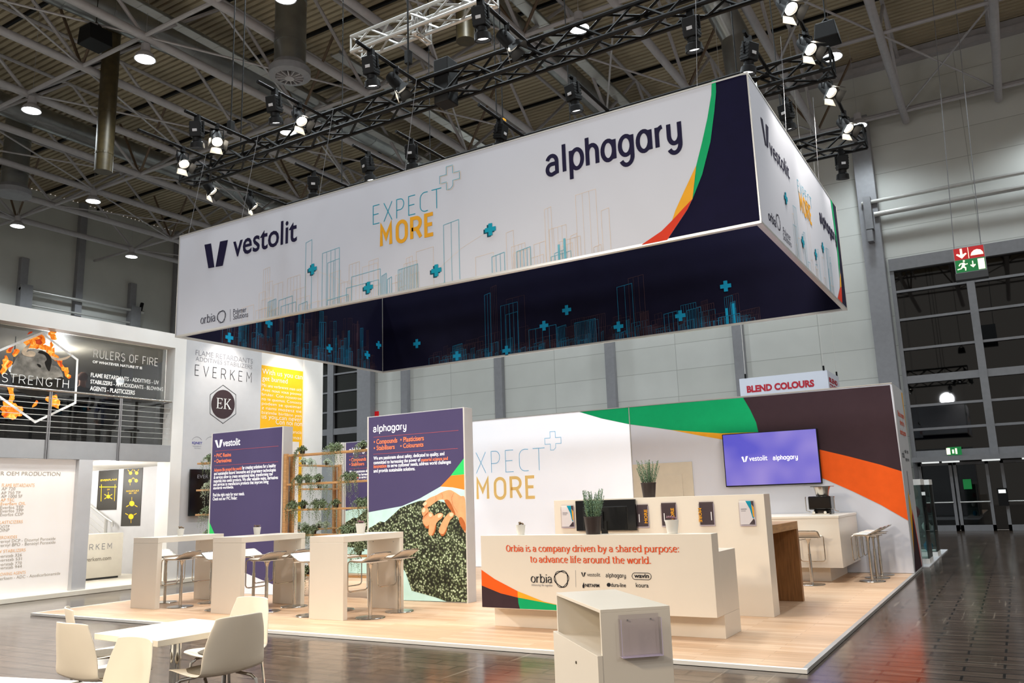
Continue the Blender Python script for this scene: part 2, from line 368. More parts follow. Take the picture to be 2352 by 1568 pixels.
# ------------------------------------------------------------------ prints on planes
class Plane:
    """a vertical face of the place: axis 'x' or 'y', value, and the side (+1 / -1) its normal points to"""
    def __init__(s, axis, val, side): s.ax = 0 if axis == 'x' else 1; s.val = val; s.side = side; s.n = Vector((side, 0, 0)) if s.ax == 0 else Vector((0, side, 0))
    def px(s, u, v, k=1): return on(s.ax, s.val, u, v) + s.n * (0.0025 * k)
    def at(s, a, z, k=1): return (Vector((s.val, a, z)) if s.ax == 0 else Vector((a, s.val, z))) + s.n * (0.0025 * k)
def poly(mb, pl, pts, k=1): mb.face([pl.px(u, v, k) for u, v in pts])
def smooth(P, n=5):
    out = []; k = len(P)
    for i in range(k):
        a, b, c, d = (P[(i + j - 1) % k] for j in range(4))
        for s in range(n):
            t = s / n; out.append(tuple(.5 * (2 * b[q] + (c[q] - a[q]) * t + (2 * a[q] - 5 * b[q] + 4 * c[q] - d[q]) * t * t + (3 * b[q] - a[q] - 3 * c[q] + d[q]) * t ** 3) for q in (0, 1)))
    return out
def spoly(mb, pl, pts, k=1): poly(mb, pl, smooth(pts), k)
def serif_EK(mb, pl, u0, u1, vb, vt, k=4):
    A, B = pl.px(u0, vb, k), pl.px(u1, vb, k); H = pl.px(u0, vt, k).z - A.z; r = (B - A); r.z = 0; z = Vector((0, 0, H))
    q = lambda L_: mb.face([A + r * x + z * y for x, y in L_])
    for L_ in ([(.09, 0), (.16, 0), (.16, 1), (.09, 1)], [(.03, 0), (.4, 0), (.44, .22), (.4, .22), (.36, .05), (.03, .04)], [(.03, .96), (.36, .95), (.39, .8), (.42, .8), (.41, 1), (.03, 1)], [(.16, .48), (.3, .48), (.31, .38), (.335, .38), (.335, .64), (.31, .64), (.3, .53), (.16, .53)],
               [(.56, 0), (.63, 0), (.63, 1), (.56, 1)], [(.5, 0), (.69, 0), (.69, .04), (.5, .04)], [(.5, .96), (.69, .96), (.69, 1), (.5, 1)], [(.63, .44), (.88, .96), (.93, .96), (.67, .42)], [(.69, .52), (.9, 0), (1.0, 0), (.74, .58)], [(.8, .96), (.98, .96), (.98, 1), (.8, 1)], [(.84, 0), (1.03, 0), (1.03, .04), (.84, .04)]): q(L_)
def poly2(mb, pl, pts, k=1): mb.face([pl.at(a, z, k) for a, z in pts])
def strip(mb, pts, w, n, closed=False):
    """flat line of width w along 3-D points lying in a plane with normal n"""
    pts = [Vector(p) for p in pts]; pts = [p for i, p in enumerate(pts) if i == 0 or (p - pts[i - 1]).length > 1e-5]; k = len(pts); L, R = [], []
    for i in range(k):
        if closed: d0, d1 = (pts[i] - pts[i - 1]), (pts[(i + 1) % k] - pts[i])
        else:
            d1 = pts[i + 1] - pts[i] if i < k - 1 else pts[i] - pts[i - 1]; d0 = pts[i] - pts[i - 1] if i > 0 else d1
        d0 = d0.normalized(); d1 = d1.normalized(); t = (d0 + d1)
        t = t.normalized() if t.length > 1e-6 else d1
        nn = n.cross(t); sc = 1 / max(0.4, nn.dot(n.cross(d1)))
        L.append(mb.bm.verts.new(pts[i] + nn * (w / 2 * sc))); R.append(mb.bm.verts.new(pts[i] - nn * (w / 2 * sc)))
    for i in range(k if closed else k - 1):
        j = (i + 1) % k
        try: mb.bm.faces.new((L[i], L[j], R[j], R[i]))
        except ValueError: pass
def line(mb, pl, pts, w, k=1, closed=False): strip(mb, [pl.px(u, v, k) for u, v in pts], w, pl.n, closed)
_tc = {}
def glyphs(s, bold):
    key = (s, bold)
    if key not in _tc:
        c = bpy.data.curves.new('tmp', 'FONT'); c.body = s; c.offset = bold; c.resolution_u = 3
        o = bpy.data.objects.new('tmp', c); me = bpy.data.meshes.new_from_object(o)
        V = [tuple(v.co) for v in me.vertices]; F = [tuple(p.vertices) for p in me.polygons]
        bpy.data.objects.remove(o); bpy.data.curves.remove(c); bpy.data.meshes.remove(me)
        xs = [v[0] for v in V]; ys = [v[1] for v in V]
        _tc[key] = (V, F, min(xs), max(xs), max(ys))
    return _tc[key]
def put(mb, V, F, x0, x1, yt, A, B, top):
    A, B, top = Vector(A), Vector(B), Vector(top)
    ex = (B - A) / (x1 - x0); h = (top - A).dot(Vector((0, 0, 1))); ey = Vector((0, 0, h / yt))
    vs = [mb.bm.verts.new(A + ex * (v[0] - x0) + ey * v[1]) for v in V]
    for f in F:
        try: mb.bm.faces.new([vs[i] for i in f])
        except ValueError: pass
def text(mb, s, pl, pL, pR, top, bold=0.0, k=2):
    """s with its baseline from pixel pL to pixel pR and its highest point at pixel height top above pL"""
    V, F, x0, x1, yt = glyphs(s, bold)
    A, B = pl.px(*pL, k), pl.px(*pR, k); B.z = A.z
    put(mb, V, F, x0, x1, yt, A, B, pl.px(pL[0], top, k))
def arc(cx, cy, rx, ry, a0, a1, n=14): return [(cx + rx * math.cos(math.radians(a0 + (a1 - a0) * i / n)), cy + ry * math.sin(math.radians(a0 + (a1 - a0) * i / n))) for i in range(n + 1)]
# stroke letters: width, strokes
ST = {
 'a': (1.0, [arc(.45, .5, .38, .5, 0, 360, 24), [(.85, 0), (.85, 1)]]),
 'A': (.92, [arc(.38, .66, .34, .34, 160, 0, 10) + [(.72, 0)], [(.72, .56)] + arc(.36, .28, .32, .28, 90, 270, 12) + [(.72, .1)]]),
 'l': (.34, [[(.17, 0), (.17, 1.45)]]),
 'p': (1.0, [arc(.55, .5, .38, .5, 0, 360, 24), [(.15, -.5), (.15, 1)]]),
 'h': (.92, [[(.13, 0), (.13, 1.45)], [(.13, .55)] + arc(.46, .62, .33, .38, 180, 0, 12) + [(.79, 0)]]),
 'g': (1.0, [arc(.45, .52, .38, .48, 0, 360, 24), [(.85, 1), (.85, 0)] + arc(.47, -.05, .38, .42, 0, -155, 12)]),
 'r': (.6, [[(.13, 0), (.13, 1)], [(.13, .55)] + arc(.5, .6, .37, .38, 180, 95, 8)]),
 'y': (.9, [[(.1, 1), (.1, .5)] + arc(.43, .42, .33, .42, 180, 360, 12) + [(.76, 1)], [(.76, 1), (.76, 0)] + arc(.4, -.05, .36, .42, 0, -150, 10)]),
 'E': (.8, [[(.65, 0), (.1, 0), (.1, 1.4), (.65, 1.4)], [(.1, .72), (.58, .72)]]),
 'X': (.92, [[(.08, 0), (.78, 1.4)], [(.08, 1.4), (.78, 0)]]),
 'P': (.85, [[(.1, 0), (.1, 1.4), (.4, 1.4)] + arc(.4, 1.0, .3, .4, 90, -90, 10) + [(.1, .6)]]),
 'C': (.85, [[(.72, 1.38), (.5, 1.4)] + arc(.5, .98, .4, .42, 90, 180, 6) + arc(.5, .42, .4, .42, 180, 270, 6) + [(.72, .02)]]),
 'T': (.85, [[(.02, 1.4), (.82, 1.4)], [(.42, 1.4), (.42, 0)]]),
 'M': (1.1, [[(.12, 0), (.12, 1.4), (.5, .55), (.88, 1.4), (.88, 0)]]),
 'O': (1.0, [arc(.5, .98, .36, .42, 0, 180, 10) + arc(.5, .42, .36, .42, 180, 360, 10) + [(.86, .98)]]),
 'R': (.95, [[(.12, 0), (.12, 1.4), (.45, 1.4)] + arc(.45, 1.02, .34, .38, 90, -90, 10) + [(.12, .64)], [(.5, .64), (.82, 0)]]),
 'u': (.9, [[(.12, 1), (.12, .4)] + arc(.43, .36, .31, .36, 180, 360, 10) + [(.74, 1)], [(.74, .4), (.74, 0)]]),
 'V': (.9, [[(.05, 1.4), (.42, 0), (.8, 1.4)]]), 'K': (.9, [[(.12, 0), (.12, 1.4)], [(.75, 1.4), (.12, .6)], [(.32, .85), (.78, 0)]]),
 'F': (.75, [[(.1, 0), (.1, 1.4), (.65, 1.4)], [(.1, .72), (.56, .72)]]), 'S': (.8, [arc(.4, 1.05, .3, .35, 30, 260, 10) + arc(.42, .35, .32, .35, 90, -150, 10)]),
 'N': (1.0, [[(.12, 0), (.12, 1.4), (.82, 0), (.82, 1.4)]]), 'G': (.95, [arc(.5, .7, .4, .7, 50, 320, 16) + [(.84, .6), (.55, .6)]]), 'H': (.95, [[(.12, 0), (.12, 1.4)], [(.82, 0), (.82, 1.4)], [(.12, .72), (.82, .72)]]),
 'L': (.7, [[(.1, 1.4), (.1, 0), (.6, 0)]]), 'U': (.95, [[(.12, 1.4), (.12, .4)] + arc(.46, .4, .34, .4, 180, 360, 10) + [(.8, 1.4)]]), 'I': (.3, [[(.15, 0), (.15, 1.4)]]),
 ' ': (.45, []),
}
def strokes(mb, s, pl, pL, pR, unit_top, w, k=2, gap=.16, unit=1.0, wscale=None):
    """stroke lettering: baseline pL..pR (pixels); unit_top = pixel height where y = unit is; w = line width in metres"""
    tot = sum(ST[c][0] + gap for c in s) - gap
    A, B = pl.px(*pL, k), pl.px(*pR, k); B.z = A.z
    ex = (B - A) / tot; ez = Vector((0, 0, (pl.px(pL[0], unit_top, k).z - A.z) / unit)); x = 0
    for c in s:
        for si, st in enumerate(ST[c][1]):
            cl = len(st) > 4 and abs(st[0][0] - st[-1][0]) < 1e-4 and abs(st[0][1] - st[-1][1]) < 1e-4
            pts = [A + ex * (x + p[0]) + ez * p[1] + pl.n * (.0006 * si) for p in (st[:-1] if cl else st)]
            strip(mb, pts, w, pl.n, cl)
        x += ST[c][0] + gap
SF = {
 'O': (1.1, [arc(.55, .7, .46, .7, 90, 450, 28)]), 'o': (.92, [arc(.46, .5, .39, .5, 90, 450, 24)]), 'r': (.66, [[(.16, 0), (.16, 1)], [(.16, .62)] + arc(.5, .62, .32, .34, 165, 60, 8)]),
 'b': (1.0, [[(.15, 0), (.15, 1.45)], arc(.53, .5, .38, .5, 90, 450, 24)]), 'd': (1.02, [[(.85, 0), (.85, 1.45)], arc(.46, .5, .38, .5, 90, 450, 24)]), 'p': (1.0, [[(.15, -.45), (.15, 1)], arc(.53, .5, .38, .5, 90, 450, 24)]),
 'i': (.36, [[(.18, 0), (.18, 1)], [(.18, 1.25), (.18, 1.41)]]), 'l': (.36, [[(.18, 0), (.18, 1.45)]]), 'a': (.86, [arc(.36, .68, .3, .32, 160, 0, 10) + [(.66, 0)], [(.66, .58)] + arc(.36, .29, .29, .29, 90, 270, 12) + [(.66, .14)]]),
 's': (.74, [arc(.36, .755, .25, .245, 35, 200, 10) + [(.36, .5)] + arc(.36, .25, .29, .25, 20, -150, 10)]), 'c': (.82, [arc(.46, .5, .38, .5, 45, 315, 18)]),
 'm': (1.45, [[(.15, 0), (.15, 1)], [(.15, .6)] + arc(.43, .65, .26, .35, 160, 0, 8) + [(.69, 0)], [(.69, .6)] + arc(.98, .65, .26, .35, 160, 0, 8) + [(1.24, 0)]]),
 'n': (1.0, [[(.15, 0), (.15, 1)], [(.15, .6)] + arc(.48, .64, .32, .36, 160, 0, 10) + [(.8, 0)]]), 'h': (1.0, [[(.15, 0), (.15, 1.45)], [(.15, .6)] + arc(.48, .64, .32, .36, 160, 0, 10) + [(.8, 0)]]),
 'u': (1.0, [[(.15, 1), (.15, .4)] + arc(.47, .37, .32, .37, 180, 350, 10), [(.82, 1), (.82, 0)]]), 'v': (.86, [[(.05, 1), (.42, 0)], [(.42, 0), (.79, 1)]]), 'w': (1.3, [[(.05, 1), (.36, 0)], [(.36, 0), (.65, 1)], [(.65, 1), (.95, 0)], [(.95, 0), (1.24, 1)]]),
 'y': (.86, [[(.05, 1), (.43, .02)], [(.8, 1), (.38, -.12), (.2, -.42), (.04, -.4)]]), 'e': (.86, [[(.1, .55), (.78, .55)], arc(.45, .5, .36, .5, 6, 318, 20)]), 't': (.64, [[(.28, 1.3), (.28, .25)] + arc(.46, .22, .18, .22, 180, 300, 6), [(.04, 1), (.56, 1)]]),
 'f': (.6, [[(.24, 0), (.24, 1.15)] + arc(.46, 1.15, .22, .3, 180, 70, 7), [(.03, .97), (.52, .97)]]), ':': (.36, [[(.16, 0), (.16, .17)], [(.16, .8), (.16, .97)]]), '.': (.36, [[(.16, 0), (.16, .17)]]), ' ': (.36, []),
}
def serif_text(mb, s, pl, pL, pR, xtop, w, k=2, gap=.1):
    """broad-nib lettering with small serifs; xtop = pixel height of the small letters' top at the left end"""
    tot = sum(SF[c][0] + gap for c in s) - gap
    A, B = pl.px(*pL, k), pl.px(*pR, k); B.z = A.z; ex = (B - A) / tot; ez = Vector((0, 0, pl.px(pL[0], xtop, k).z - A.z)); x = 0; L1 = ex.length; rt = ex.normalized()
    for c in s:
        for si, st in enumerate(SF[c][1]):
            off = pl.n * (.0005 * si); P = [(x + p[0], p[1]) for p in st]; n = len(P); Lr, Rr = [], []
            q3 = [A + ex * p[0] + ez * p[1] + off for p in P]
            for i in range(n):
                d = (q3[min(i + 1, n - 1)] - q3[max(i - 1, 0)]).normalized(); th = math.atan2(d.z, d.dot(rt)); ww = w * (.34 + .66 * abs(math.sin(th + .35)))
                nn = pl.n.cross(d) * (ww / 2); Lr.append(mb.bm.verts.new(q3[i] + nn)); Rr.append(mb.bm.verts.new(q3[i] - nn))
            for i in range(n - 1):
                try: mb.bm.faces.new((Lr[i], Lr[i + 1], Rr[i + 1], Rr[i]))
                except ValueError: pass
            for a, b_ in ((0, 1), (-1, -2)):
                (xa, ya), (xb, yb) = P[a], P[b_]
                if abs(xa - xb) < .02 and abs(ya - yb) > .3:
                    cpt = A + ex * xa + ez * ya + off * 1.3 + pl.n * .0003; hw = w * .95; hh = w * .3; up = Vector((0, 0, hh * (1 if ya < .5 else -1)))
                    l0 = rt * (-hw); r0 = rt * (hw if ya < .5 else hw * .5); mb.face([cpt + l0, cpt + r0, cpt + r0 + up, cpt + l0 + up])
        x += SF[c][0] + gap
def plus_outline(cx, cy, r, t, cut=True):
    p = [(-t, r), (t, r), (t, t), (r, t), (r, -t), (t, -t)]
    p += [(t, -r * .75), (t * .2, -r)] if cut else [(t, -r)]
    p += [(-t, -r), (-t, -t), (-r, -t), (-r, t), (-t, t)]
    return [(cx + x, cy + y) for x, y in p]
def plus_sign(mbs, mbd, pl, u, v, r, k=3):
    """teal cross with a dark side, r in metres, centred on pixel (u, v)"""
    c = pl.px(u, v); a0, z0 = (c.y if pl.ax == 0 else c.x), c.z; t = r * .36
    if mbd is not None: poly2(mbd, pl, plus_outline(a0 - r * .3, z0 - r * .16, r, t, False), k)
    poly2(mbs, pl, plus_outline(a0, z0, r, t, False), k + 1)
def vmark(mb, pl, q, k=2):
    """the two slanted bars of a V: q = pixel corners top-left, top-right, bottom centre-left, bottom centre-right"""
    (x0, y0), (x1, y1), (bx0, by0), (bx1, by1) = q
    w = (x1 - x0) * .28; s = (y1 - y0) / (x1 - x0)
    poly(mb, pl, [(x0, y0), (x0 + w, y0 + w * s), (bx0 + (bx1 - bx0) * .42, by0 + (by1 - by0) * .42), (bx0, by0)], k)
    poly(mb, pl, [(x1 - w * 1.2, y1 - w * 1.2 * s), (x1, y1), (bx1, by1), (bx0 + (bx1 - bx0) * .5, by0 + (by1 - by0) * .5)], k)
def knot(mb, pl, u, v, r, w, k=2, seed=1, n=3):
    c = pl.px(u, v, k); rnd = random.Random(seed); right = Vector((0, 1, 0)) if pl.ax == 0 else Vector((1, 0, 0))
    for i in range(n):
        ph = rnd.uniform(0, 6); am = .1
        pts = [c + (right * math.cos(t) + Vector((0, 0, 1)) * math.sin(t)) * r * (.92 + am * math.sin(3 * t + ph)) for t in [2 * PI * j / 36 for j in range(36)]]
        strip(mb, pts, w, pl.n, True)
# ================================================================== THE HALL
YB, XL, ZC = 25.2, -31.0, 18.7
f = MB(); f.box(XL, -16, -0.1, 26, YB + 0.3, 0); struct(f.build('floor', 'hall_floor'))
# roof: trapezoidal sheet, ribs along x
c = MB(); y = -14.0; prof = []
while y < YB + .3:
    prof += [(y, ZC), (y + .155, ZC), (y + .175, ZC + .11), (y + .235, ZC + .11)]; y += .255
rows = [[c.bm.verts.new((x, py, pz)) for py, pz in prof] for x in (XL, 26)]
for i in range(len(prof) - 1): c.bm.faces.new((rows[0][i], rows[0][i + 1], rows[1][i + 1], rows[1][i]))
ceiling = struct(c.build('ceiling', 'roof_sheet'))
# back wall with its two glazed bays left open
w = MB()
w.box(-17.0, YB, 0, 8.9, YB + .25, ZC); w.box(8.9, YB, 10.25, 26, YB + .25, ZC); w.box(-24.5, YB, 10.25, -17.0, YB + .25, ZC); w.box(XL, YB, 0, -24.5, YB + .25, ZC)
struct(w.build('wall_back', 'wall_panel'))
w = MB(); w.box(XL - .25, -16, 0, XL, YB + .25, ZC); struct(w.build('wall_left', 'wall_panel_side'))
k = MB(); k.box(XL, YB + 3, -.1, 30, YB + 3.1, 12); struct(k.build('backdrop_night', 'outside'))
def column(x0, y0, x1, y1, z0, z1, m='col_grey'):
    b = MB(); b.box(x0, y0, z0, x1, y1, z1); struct(b.build('column', m, bevel=.02))
for x in (2.82, -3.05, -9.0, -14.82): column(x - .22, YB - .28, x + .22, YB, 0, 14.5 if x > 2 else ZC - .1)
column(8.05, YB - .5, 8.75, YB, 0, 16.2); column(-17.95, YB - .4, -17.0, YB, 0, ZC - .1)
for yy, z1 in ((13.6, 14.8), (16.6, ZC), (19.85, 14.75), (22.8, ZC), (10.5, ZC), (7.4, 14.8)): column(XL, yy - .2, XL + .28, yy + .2, 0, z1)
# eaves beam along the top of the back wall
b = MB(); b.box(-17, YB - .35, ZC - .62, 26, YB, ZC - .38); b.box(-17, YB - .2, ZC - .38, 26, YB, ZC - .05); struct(b.build('trim_1', 'steel_grey'))
# glazed bay on the right
def bay(n, x0, x1, xs, zs, thick, glass_to):
    r = thing('window_%d' % n, '', '', (x0, YB, 0)); del r['label']; del r['category']; struct(r)
    g = MB(); g.box(x0, YB + .04, 0.02, x1, YB + .055, glass_to); g.build('glass', 'night', r)
    e = MB()
    e.box(x0, YB - .1, 0, x0 + .14, YB + .12, glass_to); e.box(x1 - .14, YB - .1, 0, x1, YB + .12, glass_to)
    e.box(x0, YB - .16, glass_to - .22, x1, YB + .12, glass_to + .25); e.build('frame', 'frame_grey', r)
    for x, hw, z0 in xs:
        m_ = MB(); m_.box(x - hw, YB - .12, z0, x + hw, YB + .12, glass_to); m_.build('mullion', 'frame_grey', r)
    for z in zs:
        t_ = MB(); h = thick.get(z, .045); t_.box(x0 + .1, YB - .08, z - h, x1 - .1, YB + .1, z + h); t_.build('transom', 'frame_grey', r)
    return r
bay(1, 8.85, 26, [(11.5, .13, 2.45), (14.6, .13, 2.45), (17.6, .13, 2.45), (20.6, .13, 2.45), (23.6, .13, 2.45)],
    [8.95, 7.85, 6.7, 5.54, 4.55, 3.67, 2.72], {5.54: .14, 2.72: .16}, 10.0)
bay(2, -24.5, -17.5, [(-20.15, .22, 0), (-22.6, .22, 0)], [8.8, 7.8, 6.7, 5.6, 2.7], {5.6: .17, 2.7: .17}, 10.0)
# entrance doors below the right bay
def leaf(n, x0, x1):
    r = thing('door_%d' % n, '', '', (x0, YB, 0)); del r['label']; del r['category']; struct(r)
    e = MB(); y0, y1 = YB - .16, YB - .08
    e.box(x0, y0, 0, x0 + .1, y1, 2.42); e.box(x1 - .1, y0, 0, x1, y1, 2.42); e.box(x0, y0, 2.32, x1, y1, 2.42); e.box(x0, y0, 0, x1, y1, .2); e.build('leaf_frame', 'frame_grey', r)
    h = MB(); h.cyl((x0 + .08, YB - .2, 1.0), (x1 - .08, YB - .2, 1.0), .025, 8); h.build('push_bar', 'alu', r)
for n, a in enumerate((9.0, 10.15, 11.62, 12.8, 14.7, 15.9)): leaf(n + 1, a, a + 1.1)
b = MB(); b.box(8.9, YB - 1.0, 2.45, 26, YB - .1, 2.62); struct(b.build('trim_2', 'frame_grey'))
for i, x in enumerate((9.2, 9.85, 11.1, 12.3)):
    b = MB(); b.box(x, YB - .8, 2.4, x + .55, YB - .62, 2.45); tag(b.build('strip_light', 'strip_lit'), ['slim ceiling light over the entrance nearest the big grey column', 'second slim light in the entrance canopy from the grey column', 'slim light in the entrance canopy right of the small green exit sign', 'slim light in the canopy above the last doors shown'][i], 'light', 'lights in the entrance canopy')
b = MB(); b.box(11.42, YB - .36, .85, 11.72, YB - .13, 1.45); box_ = tag(b.build('door_terminal', 'black'), 'black ticket reader mounted on the entrance door post', 'terminal')
b = MB(); b.box(11.46, YB - .375, 1.28, 11.68, YB - .36, 1.4); b.build('display', 'strip_lit', box_)
# little exit sign over the doors
b = MB(); b.box(10.05, YB - .45, 2.66, 10.5, YB - .4, 2.95); sg = tag(b.build('exit_sign', 'sign_green'), 'small green exit sign fixed above the entrance doors', 'sign')
b = MB(); b.box(10.02, YB - .46, 2.69, 10.14, YB - .45, 2.92); b.box(10.2, YB - .46, 2.72, 10.26, YB - .45, 2.86); b.box(10.3, YB - .46, 2.7, 10.36, YB - .45, 2.9); b.build('pictogram', 'sign_white', sg)
b = MB(); b.box(10.4, YB - .22, 1.45, 10.66, YB - .2, 1.8); sg = tag(b.build('door_notice', 'sign_green'), 'small green notice stuck on the glass entrance door', 'notice')
# pipes carried on brackets along the walls
def wall_pipes(axis, pts, name, label):
    r = thing(name, label, 'pipes', pts[0][0])
    for a, q, rad in pts:
        m_ = MB(); m_.cyl(a, q, rad, 12); m_.build('pipe', 'alu', r)
    return r
r = wall_pipes('x', [((8.2, 24.6, 12.53), (24, 24.6, 12.53), .075), ((8.6, 24.6, 12.0), (24, 24.6, 12.0), .1)], 'wall_pipes', 'two long grey pipes running along the white wall above the entrance')
b = MB(); b.box(8.28, 24.35, 11.4, 8.55, 24.75, 12.7); b.box(8.3, 24.3, 10.9, 8.5, 24.7, 11.35); b.build('bracket', 'frame_grey', r)
r = wall_pipes('y', [((XL + .5, 13.3, 13.05), (XL + .5, 20.4, 13.05), .09), ((XL + .5, 13.4, 12.3), (XL + .5, 20.2, 12.3), .06)], 'wall_pipes', 'pair of dark pipes crossing the columns on the left hall wall')
for yy in (13.6, 19.85):
    b = MB(); b.box(XL + .28, yy - .3, 11.9, XL + .65, yy + .3, 13.3); b.build('bracket', 'frame_grey', r)
b = MB(); b.cyl((XL + .5, 20.2, 13.1), (XL + .5, 20.3, 13.6), .1); b.build('valve', 'black', r)
# ------------------------------------------------------------------ roof frame: chords along y, cross tubes along x, diagonals
roof = bpy.data.objects.new('roof_truss', None); COL.objects.link(roof); roof.location = (0, 0, 15.6); struct(roof)
XS = [10.1 - 3.13 * i for i in range(-3, 13)]; YS = [-7.6, -1.4, 4.87, 11.3, 17.5, 23.9]; ZB, ZT = 15.6, 18.3
for x in XS:
    b = MB(); b.cyl((x, -14, ZB), (x, YB - .3, ZB), .135, 12); b.build('chord', 'steel_grey', roof, smooth=True)
for yy in YS:
    b = MB(); b.cyl((XL, yy, ZB), (23, yy, ZB), .065, 8); b.build('cross_tube', 'steel_grey', roof, smooth=True)
for i in range(len(XS) - 1):
    b = MB()
    for j in range(len(YS) - 1):
        if (i + j) % 2 == 0:
            b.cyl((XS[i], YS[j], ZB), (XS[i + 1], YS[j + 1], ZB), .035, 6); b.cyl((XS[i + 1], YS[j], ZB), (XS[i], YS[j + 1], ZB), .035, 6)
    b.build('bracing', 'steel_grey', roof)
YM = [-4.5, 1.7, 8.1, 14.4, 20.7]
for i, x in enumerate(XS):
    b = MB(); g = MB()
    for j, yy in enumerate(YS):
        for ym in (yy - 3.12, yy + 3.12):
            if ym > YB: continue
            b.cyl((x, yy, ZB), (x + (1.56 if i % 2 else -1.56) * .0, ym, ZT), .06, 7)
        if (i + j) % 3 == 0: g.cyl((x, yy, ZB), (x - 1.56, yy, ZT), .05, 6); g.cyl((x, yy, ZB), (x + 1.56, yy, ZT), .05, 6)
    b.build('strut', 'steel_grey', roof); g.build('strut', 'steel_rust', roof)
for yy in [YM[0] - 6.2] + YM + [y_ + 3.1 for y_ in YM[:-1]]:
    b = MB(); b.box(XL, yy - .05, ZC - .12, 24, yy + .05, ZC - .01); b.build('purlin', 'black', roof)
for x in XS:
    b = MB(); b.cyl((x, -14, ZT), (x, YB - .3, ZT), .07, 8); b.build('top_chord', 'steel_grey', roof)
# beam of tubes in front of the back wall
b = MB(); b.cyl((8.5, 24.6, 15.95), (24, 24.6, 15.95), .11, 8); b.build('wall_beam', 'steel_grey', roof)
# ------------------------------------------------------------------ ducts, trays, hanging boxes up in the roof
def duct(path, rad, label, m='galv', flange=True, name='ventilation_duct'):
    r = thing(name, label, 'duct', path[0])
    b = MB(); b.tube(path, rad, 18); b.build('pipe', m, r, smooth=True)
    q = MB(); n = 0
    for i in range(len(path) - 1):
        A, B = Vector(path[i]), Vector(path[i + 1]); L = (B - A).length; d = (B - A).normalized(); s_ = 1.2
        while s_ < L - .2: q.cyl(A + d * (s_ - .03), A + d * (s_ + .03), rad * 1.03, 18); s_ += 1.4; n += 1
    if n: q.build('seam_ring', m, r)
    else: q.bm.free()
    return r
duct([(-12.6, -10, 17.3), (-10.2, 11.3, 17.3), (-9.8, 24.6, 17.3)], .5, 'fat grey duct running across the roof space past the black box')
duct([(-20.0, -6, 17.4), (-20.0, 24.6, 17.4)], .45, 'fat grey duct in the roof space nearest the left wall')
duct([(-.6, 6, 17.3), (-.6, 24.8, 17.3)], .4, 'grey duct running over the roof behind the banner')
r = duct([(-5.18, 7.4, 18), (-5.18, 7.4, 14.6)], .47, 'grey vertical duct ending in a round slotted air outlet')
b = MB(); b.lathe([(.47, 14.75), (.62, 14.55), (.62, 14.35), (.42, 14.3), (.42, 14.5), (.1, 14.45)], (-5.18, 7.4, 0), 24); o_ = b.build('diffuser', 'col_grey', r)
b = MB()
for i in range(14):
    a = 2 * PI * i / 14; b.box(.14, -.015, 14.28, .42, .015, 14.42, Matrix.Translation((-5.18, 7.4, 0)) @ Matrix.Rotation(a, 4, 'Z'))
b.cyl((-5.18, 7.4, 14.25), (-5.18, 7.4, 14.45), .14, 14); b.build('vane', 'steel_grey', r)
P0 = PZ(237, 395, 12.2)
duct([(P0.x, P0.y, 18.2), (P0.x, P0.y, 12.2)], .27, 'tall brownish vertical duct hanging on the left side of the roof', 'brass')
P0 = PZ(1070, 95, 13.2)
duct([(P0.x, P0.y, 18.2), (P0.x, P0.y, 13.2)], .25, 'short brownish vertical duct behind the pale lattice truss', 'brass')
P0 = PZ(30, 450, 14.6)
r = duct([(P0.x, P0.y, 18.2), (P0.x, P0.y, 15)], .5, 'grey vertical duct with round outlet close to the left hall wall')
b = MB(); b.lathe([(.5, 15.05), (.68, 14.85), (.68, 14.65), (.45, 14.6)], (P0.x, P0.y, 0), 20); b.build('diffuser', 'col_grey', r)
A, B = PZ(1640, 0, 15.8), PZ(1690, 100, 14.6)
duct([tuple(A + (A - B) * .8), tuple(B + Vector((0, 0, .2))), tuple(B), (B.x + .1, B.y, 12.6)], .42, 'shiny silver duct with an elbow above the banner corner')
for i, (x, y0, y1) in enumerate(((.88, 6, 24.6), (-5.8, 10, 24.6), (-8.7, -8, 24.6))):
    r = thing('cable_tray', ['galvanised ladder cable tray running over the word at the banner right end', 'galvanised ladder cable tray passing behind the outlined cross of the banner', 'galvanised cable tray along the roof beside the fat grey duct'][i], 'cable tray', (x, y0, 16.6))
    b = MB(); b.box(x - .2, y0, 16.5, x - .17, y1, 16.6); b.box(x + .17, y0, 16.5, x + .2, y1, 16.6); b.build('side_rail', 'galv', r)
    b = MB(); yy = y0 + .1
    b.box(x - .17, y0, 16.5, x + .17, y1, 16.51)
    while yy < y1: b.box(x - .17, yy, 16.49, x + .17, yy + .08, 16.54); yy += .7
    b.build('rung', 'alu', r)
for (u, v, z, s_, lab) in ((219, 88, 15.2, .34, 'black box speaker hanging below the roof at the top left'), (1900, 80, 9.3, .2, 'black box speaker hung among the lamps right of the banner corner')):
    p = PZ(u, v, z); r = thing('loudspeaker', lab, 'speaker', (p.x, p.y, z))
    b = MB(); b.prism([(p.x - s_, p.y - s_, z - s_ * .7), (p.x + s_, p.y - s_, z - s_ * .7), (p.x + s_ * .8, p.y - s_, z + s_ * .8), (p.x - s_ * .8, p.y - s_, z + s_ * .8)], (0, 2 * s_, 0)); b.build('cabinet', 'black', r, bevel=.02)
    b = MB(); b.tube([(p.x - s_ * .7, p.y, z + s_ * .8), (p.x, p.y, z + s_ * 1.5), (p.x + s_ * .7, p.y, z + s_ * .8)], .03, 6); b.cyl((p.x, p.y, z + s_ * 1.4), (p.x, p.y, ZC - .3), .012, 5); b.build('hanger', 'black', r)
